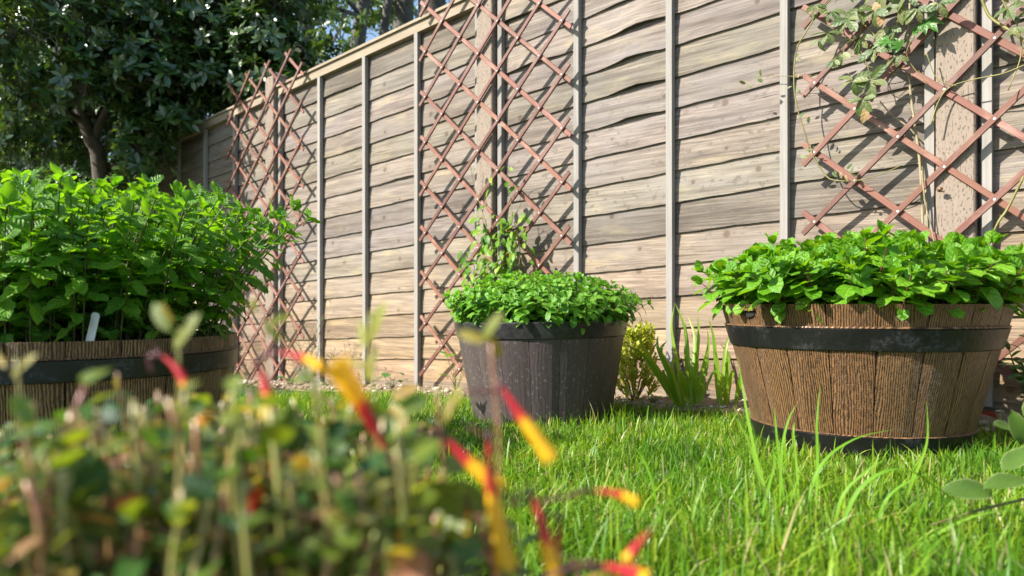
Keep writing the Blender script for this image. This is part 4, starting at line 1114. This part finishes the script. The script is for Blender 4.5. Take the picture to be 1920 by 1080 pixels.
def evergreen():
    rd = random.Random(21); bx = gp(200, 5.4); root = empty('evergreen_tree', tuple(bx)); tag(root, 'large dark glossy leaved evergreen with pale leaning trunk at the left', 'tree')
    tr = MB(); lb = MB()
    T0 = spline([bx - bx, at(188, 330, 5.4) - bx, at(170, 260, 5.35) - bx, at(150, 205, 5.3) - bx, at(110, 90, 5.2) - bx, at(90, -60, 5.1) - bx, at(110, -330, 5.1) - bx], 5)
    tr.tube(T0, .058, .03, 9, False)
    tr.build('trunk', M_bark, root, True)
    for pp, r in (([(170, 270, 5.36), (215, 180, 5.3), (280, 80, 5.3), (330, -60, 5.2)], .03), ([(160, 230, 5.32), (90, 190, 5.1), (20, 150, 4.9), (-60, 90, 4.8)], .025),
                  ([(130, 140, 5.25), (240, 60, 5.3), (380, 20, 5.4), (480, -60, 5.5)], .028), ([(155, 215, 5.3), (230, 205, 5.4), (330, 190, 5.4), (420, 160, 5.3)], .02), ([(100, 40, 5.1), (10, -40, 4.9), (-90, -120, 4.8)], .025)):
        lb.tube(spline([at(*q) - bx for q in pp], 5), r, r * .4, 6, False)
    lb.build('branches', M_bark, root, True)
    mats = []; twigs = MB()
    cl = []
    def front(px): return float(np.interp(px, [-200, 0, 150, 300, 450, 520], [4.3, 4.5, 4.78, 5.02, 5.0, 5.0]))
    def cc(px, py, dY, r, n): cl.append((at(px, py, front(px) + dY), r, n))
    # uneven crown: lit clumps in front with hollows between, dense dark mass behind
    for px, py, dY, r, n in ((40, 60, 0, .34, 30), (140, 150, 0, .24, 20), (60, 170, .1, .25, 20), (235, 110, 0, .24, 22), (250, 35, .1, .32, 28), (385, 30, .1, .28, 26), (400, 140, .1, .22, 20), (330, 95, .2, .3, 24), (150, 30, .1, .34, 28), (150, 95, .2, .25, 20), (300, 60, 0, .2, 16),
                            (470, 90, .1, .22, 20), (460, 165, .05, .13, 12), (385, 172, .2, .16, 12), (500, 30, .1, .25, 20), (300, 180, .2, .2, 14), (20, 250, .2, .2, 14), (95, 255, .3, .18, 12), (-60, 120, 0, .4, 30), (-120, 250, .1, .4, 24), (215, 185, .2, .2, 14), (480, 130, .1, .16, 14),
                            (100, -80, .2, .5, 46), (280, -90, .2, .5, 46), (440, -100, .2, .45, 40), (0, -180, .2, .5, 40), (200, -220, .2, .6, 50), (400, -250, .2, .55, 46), (-140, -60, 0, .5, 40),
                            (180, 60, .7, .5, 60), (320, 20, .6, .5, 60), (50, 100, .8, .5, 60), (440, 60, .5, .4, 46), (250, 200, .6, .3, 30), (130, 200, .8, .3, 24), (350, 215, .5, .2, 18), (420, 190, .3, .15, 12), (60, 210, .9, .3, 24),
                            (100, 0, 1.3, .6, 70), (300, 0, 1.1, .6, 70), (450, -20, .8, .5, 60), (0, 0, 1.3, .6, 60), (0, 200, 1.4, .4, 34), (60, 280, 1.6, .3, 20), (-60, 320, 1.2, .4, 24), (260, 260, 1.0, .25, 18), (330, 270, .9, .2, 12), (200, 120, 1.4, .6, 70), (380, 110, 1.0, .45, 56), (100, 150, 1.6, .6, 60)):
        cc(px, py, dY, r, n)
    for px, py, Y, r, n in ((510, 60, 5.0, .26, 30), (540, 110, 5.1, .22, 24), (500, 150, 4.9, .16, 18), (470, 60, 5.3, .35, 40), (450, 130, 5.3, .25, 26), (410, 100, 5.6, .35, 36), (530, -60, 5.0, .4, 40), (380, 170, 5.5, .18, 16)): cl.append((at(px, py, Y), r, n))
    for k in range(9):
        s_ = -2.75 - .42 * k; cl.append((fw(s_, 1.75, 0) + SUN_DIR * rd.uniform(.35, .6) + Vector((0, 0, .1)), .34, 46)); cl.append((fw(s_, 1.2, 0) + SUN_DIR * rd.uniform(.4, .7), 0.28, 30))  # leaf clumps added toward the sun to keep the far fence shaded
    for px, py, Y, r, n in ((285, 235, 5.2, .2, 18), (330, 215, 5.15, .2, 18), (250, 260, 5.3, .2, 16), (300, 275, 5.5, .2, 14)): cl.append((at(px, py, Y), r, n))
    for c, r, n in cl:
        for i in range(int(n * 2.0)):
            v = Vector((rd.gauss(0, 1), rd.gauss(0, 1), rd.gauss(0, .8))); v = v.normalized() * r * rd.random() ** .45
            p = c + v; ax = (v.normalized() * .7 + Vector((0, -.1, .55)) + Vector((rd.uniform(-.4, .4), rd.uniform(-.4, .4), rd.uniform(-.4, .4)))).normalized()
            fp = fence_p(p.x, p.y)
            if fp < 0.12 and not (p.z > fbase((p - FP0).dot(FR)) + 1.86): continue
            if p.y < 5.45 and 128 < CX + p.x / p.y * F < 222 and 195 < HZ - (p.z - CH) / p.y * F < 345: continue    # hollow under the crown where the trunk shows
            q = p - SUN_DIR * (fp / SUN_DIR.dot(FN)); qs = (q - FP0).dot(FR)
            if fp > 0 and qs > -2.22 + rd.uniform(-.12, .10) and q.z < fbase(qs) + 1.72: continue  # crown thinned so that its shadow stays off the sunlit panels
            whorl(mats, p, ax, rd.randint(7, 10), rd.uniform(.064, .100), rd)
            if i % 2 == 0: twigs.tube([p - bx, p - ax * .12 - bx, c + (p - c) * .35 - bx], .0022, .005, 3, False)
    twigs.build('twigs', M_bark, root)['kind'] = 'stuff'
    foliage(root, EVER_T, mats, M_tree, 300)
evergreen()

def backtree(px, Y, lean_px, r, top, label, clumps, bark=M_barkgrey, mat=M_tree2, seed=1, base_py=None, lsize=.09, trunk2=None):
    rd = random.Random(seed); b = gp(px, Y); root = empty('garden_tree', tuple(b)); tag(root, label, 'tree', 'trees standing beyond the fence')
    m = MB(); P = spline([Vector((0, 0, 0)), at(px + lean_px * .5, 150, Y) - b, at(px + lean_px, -60, Y) - b, at(px + lean_px * 1.5, -60 - top, Y) - b], 6); m.tube(P, r, r * .55, 9, False)
    m.build('trunk', bark, root, True)
    mats = []; tw = MB()
    for (cx_, cy_, dY, rr, n) in clumps:
        c = at(cx_, cy_, Y + dY)
        tw.tube([P[len(P) // 2], (P[len(P) // 2] + (c - b)) * .5 + Vector((0, 0, .2)), c - b], .03, .012, 5, False)
        for i in range(n):
            v = Vector((rd.gauss(0, 1), rd.gauss(0, 1), rd.gauss(0, .8))).normalized() * rr * rd.random() ** .5; p = c + v
            if fence_p(p.x, p.y) > -.25 and p.y < 6.5: continue
            whorl(mats, p, (v.normalized() + Vector((0, 0, .4))).normalized(), rd.randint(5, 8), lsize * rd.uniform(.7, 1.2), rd)
    tw.build('branches', bark, root, True)
    foliage(root, EVER_T, mats, mat, 120)
backtree(640, 8.2, 50, .10, 300, 'grey trunked tree beyond the fence, leaning right just above the capping',
         [(600, 20, -1.2, .5, 60), (540, 60, -.6, .55, 60), (700, 30, .8, .6, 40), (620, 90, -.9, .35, 40), (560, -80, 0, .9, 90), (700, -130, 0, .9, 90)], seed=4)
backtree(690, 8.6, 45, .065, 300, 'thinner grey trunk beyond the fence, right beside the leaning grey tree', [(720, -20, .5, .6, 50), (740, 20, .8, .4, 36), (760, -140, 0, .8, 70)], seed=5)
backtree(570, 7.6, 2, .13, 400, 'thick straight grey tree beyond the fence behind the left trellis top', [(500, 40, 0, .6, 80), (520, 120, .3, .5, 70), (480, -60, 0, .8, 90), (450, 110, .8, .6, 60)], seed=6, mat=M_tree)
backtree(752, 9.0, 6, .16, 400, 'mossy broad trunk beyond the fence left of the middle trellis', [(780, -60, .5, .8, 60), (740, 30, 1.2, .4, 40), (800, -200, 0, .9, 70)], seed=7)
backtree(815, 8.0, -6, .20, 400, 'dark brown trunk beyond the fence at the top of the middle trellis', [(850, -120, .5, .8, 70), (930, -220, 0, .9, 70)], bark=M_bark, seed=8, mat=M_tree)
backtree(250, 9.4, -20, .14, 400, 'dark dense tree far beyond the fence behind the evergreen crown', [(120, 60, 0, 1.0, 220), (280, 40, .4, 1.0, 220), (400, 60, -.2, .9, 200), (200, 180, .6, .7, 130), (40, 140, .6, .8, 150), (340, 150, 0, .6, 110), (-60, 40, 0, 1.0, 160), (300, -160, 0, 1.3, 200), (60, -180, 0, 1.3, 200)], seed=12, mat=M_tree, lsize=.12)
# distant lit shrubs at the far left end of the garden
def far_shrub(px, py, Y, rr, n, label, mat, ls=.11, seed=1):
    rd = random.Random(seed); b = gp(px, Y); root = empty('background_shrub', tuple(b)); tag(root, label, 'shrub', 'shrubs at the far end of the garden')
    mats = []; m = MB(); c0 = at(px, py, Y)
    for k in range(9):
        e = c0 + Vector((rd.uniform(-rr, rr), rd.uniform(-rr, rr) * .6, rd.uniform(-.3, rr * .8))); m.tube(spline([Vector((rd.uniform(-.1, .1), 0, 0)), (e - b) * .5 + Vector((0, 0, .2)), e - b], 4), .03, .008, 5, False)
    for i in range(n):
        v = Vector((rd.gauss(0, 1), rd.gauss(0, .7), rd.gauss(0, .9))).normalized() * rr * rd.random() ** .4; v.z *= 1.2
        p = c0 + v; p.z = max(p.z, b.z + .05); whorl(mats, p, (v.normalized() + Vector((0, 0, .4))).normalized(), 6, ls * rd.uniform(.7, 1.2), rd)
    m.build('stems', M_bark, root, True); foliage(root, EVER_T, mats, mat, 60)
far_shrub(20, 300, 9.5, 1.1, 320, 'pale green sunlit shrub at the far left end of the garden', M_tree2, seed=2)
far_shrub(300, 230, 12.0, 1.8, 420, 'deep green shrub far behind the evergreen trunk', M_tree, .15, seed=3)
far_shrub(20, 170, 14.0, 2.4, 520, 'tall hazy green shrub behind the pale sunlit one at far left', M_tree2, .17, seed=9)
far_shrub(-300, 250, 10.0, 1.6, 300, 'broad green shrub beyond the left edge of the view', M_tree2, .13, seed=4)
far_shrub(480, 90, 12.5, 1.9, 420, 'tall dark shrub beyond the fence behind the thick grey trunk', M_tree, .15, seed=5)

# ------------------------------------------------------------------ the blurred flowering shrub close to the camera
def front_shrub():
    K = .80                                             # the shrub stands this much nearer than the depths written below
    at0 = at
    def at_(px, py, Y): return at0(px, py, Y * K)
    big = []; rd = random.Random(33); b = gp(420, .46 * K); root = empty('flowering_shrub', tuple(b)); tag(root, 'blurred glossy leaved shrub with red and yellow tube flowers close in front', 'shrub')
    pink = MB(); olive = MB(); mats = []; drops = []
    T = [leaf_tpl(w, 6, 2, .45, .9, .25, d, seed=90 + k) for k, (w, d) in enumerate(((.50, .1), (.62, .4), (.42, .7)))]
    def stem(tip, bx, mb, r=.0022, leaves=True, dens=1.0, top=.55):
        base = Vector((bx, tip.y + rd.uniform(-.02, .03), 0)); base.z = G(base.x, base.y)
        m1 = base.lerp(tip, .45) + Vector((rd.uniform(-.014, .014), rd.uniform(-.012, .012), 0)); m2 = base.lerp(tip, .78) + Vector((rd.uniform(-.010, .010), rd.uniform(-.008, .008), 0))
        P = spline([base, m1, m2, tip], 7); mb.tube([p - b for p in P], r * 1.2, r * .7, 6, True)
        if leaves:
            az = rd.uniform(0, 6.28)
            for i in range(9, len(P)):
                az += 2.4
                if rd.random() > dens: continue
                d = Vector((math.cos(az), math.sin(az), rd.uniform(-.1, 1.1))); mats.append(leaf_mat(P[i], d, (0, 0, 1), rd.uniform(.008, .021) * (1.25 if i < 18 else 1.0), rd.uniform(-.5, .5)))
                if rd.random() < .40: drops.append(P[i] + d.normalized() * .006 + Vector((0, -.002, .001)))
        return P
    def toprow(px):   # outline of the mass in the photograph
        xs = [-80, 0, 100, 200, 330, 430, 560, 640, 760, 850, 950, 1100, 1250]; ys = [810, 790, 775, 765, 715, 712, 730, 755, 760, 845, 940, 1020, 1100]
        return float(np.interp(px, xs, ys))
    for i in range(400):
        px = rd.uniform(-130, 850) if i < 370 else rd.uniform(860, 1180); Y = rd.uniform(.34, .62); py = toprow(px) + rd.uniform(-5, 300) ** 1.0
        if rd.random() < .12: py -= rd.uniform(15, 75)
        if px > 820: py += 40
        t = at_(px, py, Y); stem(t, t.x + rd.uniform(-.05, .05), pink if rd.random() < .45 else olive, rd.uniform(.0010, .0021), True, .75)
        if rd.random() < .2:    # pale cut twig stubs
            q = t + Vector((rd.uniform(-.008, .008), 0, rd.uniform(-.04, -.008))); pink.tube([q - b, q + Vector((rd.uniform(-.006, .006), 0, .014)) - b], .0012, .0012, 6)
    # the sprigs that stand out of the mass
    lime = []
    def sprig(px, py, Y, bpx, mb, lv, r=.0009):
        t = at_(px, py, Y); stem(t, (bpx - CX) / F * Y * K, mb, r, False)
        for (lx, ly, ex, ey) in lv:
            a = at_(lx, ly, Y); d = at_(ex, ey, Y) - a; lime.append(leaf_mat(a, d + Vector((0, rd.uniform(-.006, .006), 0)), (-.4, -1, .25), d.length * .92, rd.uniform(-.3, .3)))
    sprig(335, 640, .42, 350, olive, [(325, 660, 370, 578), (322, 625, 268, 560), (330, 610, 300, 565)])
    sprig(692, 585, .45, 690, olive, [(690, 650, 718, 555), (688, 660, 660, 590), (692, 690, 640, 672), (688, 720, 700, 640)])
    sprig(920, 640, .42, 830, pink, [(905, 640, 940, 575), (915, 640, 850, 622), (915, 620, 940, 680)])
    sprig(495, 600, .44, 440, pink, [(490, 600, 535, 645), (480, 590, 470, 555), (500, 610, 545, 585)])
    sprig(30, 670, .40, 20, olive, [(20, 710, 65, 655), (15, 690, -30, 660)])
    sprig(820, 740, .42, 780, pink, [(845, 780, 860, 715), (850, 740, 830, 795)])
    sprig(220, 700, .44, 230, pink, [(222, 735, 218, 700)]); sprig(120, 790, .40, 135, pink, [(115, 815, 130, 780)], .002); sprig(65, 755, .40, 95, pink, [], .002); sprig(25, 745, .42, 60, pink, [(30, 760, 5, 740)])
    for (lx, ly, ex, ey, Y) in ((490, 860, 550, 770, .40), (580, 850, 500, 785, .42), (930, 940, 765, 962, .40), (900, 1010, 830, 1015, .40), (235, 790, 178, 765, .42), (600, 850, 645, 790, .44), (320, 790, 380, 755, .45),
                            (215, 930, 110, 850, .36), (200, 960, 95, 1005, .36), (350, 800, 265, 835, .4), (760, 760, 715, 800, .45), (740, 780, 795, 745, .45), (660, 830, 560, 880, .39), (90, 830, 30, 880, .38), (420, 930, 330, 900, .36), (720, 900, 640, 960, .36)):
        a = at_(lx, ly, Y); d = at_(ex, ey, Y) - a; big.append(leaf_mat(a, d, (0.35, -.9, .35), d.length * 1.05, rd.uniform(-.3, .3)))
    pink.build('stem', M_fstem, root, True)['kind'] = 'stuff'; olive.build('stem', M_fstem2, root, True)['kind'] = 'stuff'
    foliage(root, T, mats, M_front, 220); foliage(root, T, big, M_frontbig, 80); foliage(root, [leaf_tpl(w_, 6, 2, .45, 1.0, .25, .3, seed=95) for w_ in (.30, .38)], lime, M_lime, 80)
    wd = MB(); ico = [(1, 0, 0), (-1, 0, 0), (0, 1, 0), (0, -1, 0), (0, 0, 1), (0, 0, -1)]
    for q in drops:
        r = rd.uniform(.0005, .0013); V = []
        for i in range(5):
            th = math.pi * i / 4
            for k in range(6): V.append(q - b + Vector((math.sin(th) * math.cos(k * 1.047), math.sin(th) * math.sin(k * 1.047), math.cos(th))) * r)
        wd.add(V, [(i * 6 + k, (i + 1) * 6 + k, (i + 1) * 6 + (k + 1) % 6, i * 6 + (k + 1) % 6) for i in range(4) for k in range(6)])
    wd.build('dew', M_dew, root, True)['kind'] = 'stuff'
    at__ = at_
    dark = MB()
    def flower(p0, p1, Y, wpx, yel=.5, stalk=None):
        """tube flower: red from p0, turning yellow towards the mouth p1"""
        A, B = at_(*p0, Y), at_(*p1, Y - .004); fr = MB(); fy = MB(); w = wpx / F * Y * K * .56; A, B = A.lerp(B, -.14), A.lerp(B, 1.16)
        L = (B - A).length; sag = Vector((rd.uniform(-.08, .08) * L, 0, rd.uniform(.03, .10) * L)); n, k = 13, 10; V = []; U = []; Q = []
        ax = (B - A).normalized(); e1 = ax.cross(Vector((.1, 1, .2))).normalized(); e2 = ax.cross(e1)
        for i in range(n):
            s_ = i / (n - 1); c = A.lerp(B, s_) + sag * (4 * s_ * (1 - s_)) - b; r = w * (.20 + .62 * min(1, s_ * 1.35) ** 1.2) * (1.0 if s_ < .86 else 1 + (s_ - .86) * 1.6)
            vv = min(1, max(0, .5 + (s_ - (1 - yel)) * 2.2))
            for j in range(k):
                th = 2 * math.pi * j / k; lobe = 1 + (.10 * math.cos(5 * th) if s_ > .9 else 0)
                off = ax * (.05 * L * math.cos(5 * th) if i == n - 1 else 0); V.append(tuple(c + off + (e1 * math.cos(th) + e2 * math.sin(th)) * (r * lobe))); U.append((.5, vv))
        for i in range(n - 1):
            for j in range(k): Q.append((i * k + j, i * k + (j + 1) % k, (i + 1) * k + (j + 1) % k, (i + 1) * k + j))
        o = link('flower', mesh_np('flower', np.array(V), np.array(Q), None, np.array(U), M_petal, True), root)
        st_ = MB(); st_.tube([A - ax * .004 - b, A + ax * .12 * L - b], w * .16, w * .32, 8); st_.build('calyx', M_fdark, None, True).parent = o
        if stalk:
            S = spline([at_(*q, Y) - b for q in stalk] + [A - b], 5); dark.tube(S, .0008, .0011, 6)
    flower((525, 664), (592, 686), .43, 22, .4, [(470, 690), (495, 668)])
    flower((488, 700), (502, 770), .42, 28, .4, [(480, 640), (484, 670)])
    flower((722, 845), (640, 705), .38, 46, .48, [(740, 900), (732, 870)])
    flower((950, 738), (1022, 842), .40, 30, .45, [(870, 732), (920, 735)])
    flower((838, 824), (925, 905), .39, 32, .45, [(780, 800), (810, 812)])
    flower((922, 850), (948, 1035), .38, 36, .52, [(880, 800), (905, 815)])
    flower((876, 955), (872, 1012), .40, 24, .75)
    flower((1002, 945), (1040, 1090), .38, 34, .42, [(930, 925), (975, 930)])
    flower((1048, 990), (1036, 1110), .385, 26, .4, [(1000, 960), (1035, 965)])
    flower((1110, 922), (1182, 940), .40, 20, .35, [(905, 930), (960, 945), (1040, 935), (1075, 928)])
    flower((690, 985), (745, 1005), .38, 28, .7); flower((1130, 1062), (1200, 1085), .37, 36, .2, [(1020, 1085), (1080, 1060)]); flower((610, 890), (560, 870), .37, 36, .6, [(640, 940), (630, 910)])
    flower((470, 960), (478, 925), .35, 30, .1); flower((210, 955), (255, 945), .36, 30, .15); flower((1215, 1000), (1180, 1045), .39, 22, .15); flower((60, 1000), (50, 985), .36, 22, .7); flower((370, 790), (380, 792), .4, 14, .8)
    flower((305, 672), (342, 715), .42, 18, .05, [(285, 700), (280, 670)])
    dark.build('flower_stalks', M_fdark, root, True)['kind'] = 'stuff'
front_shrub()
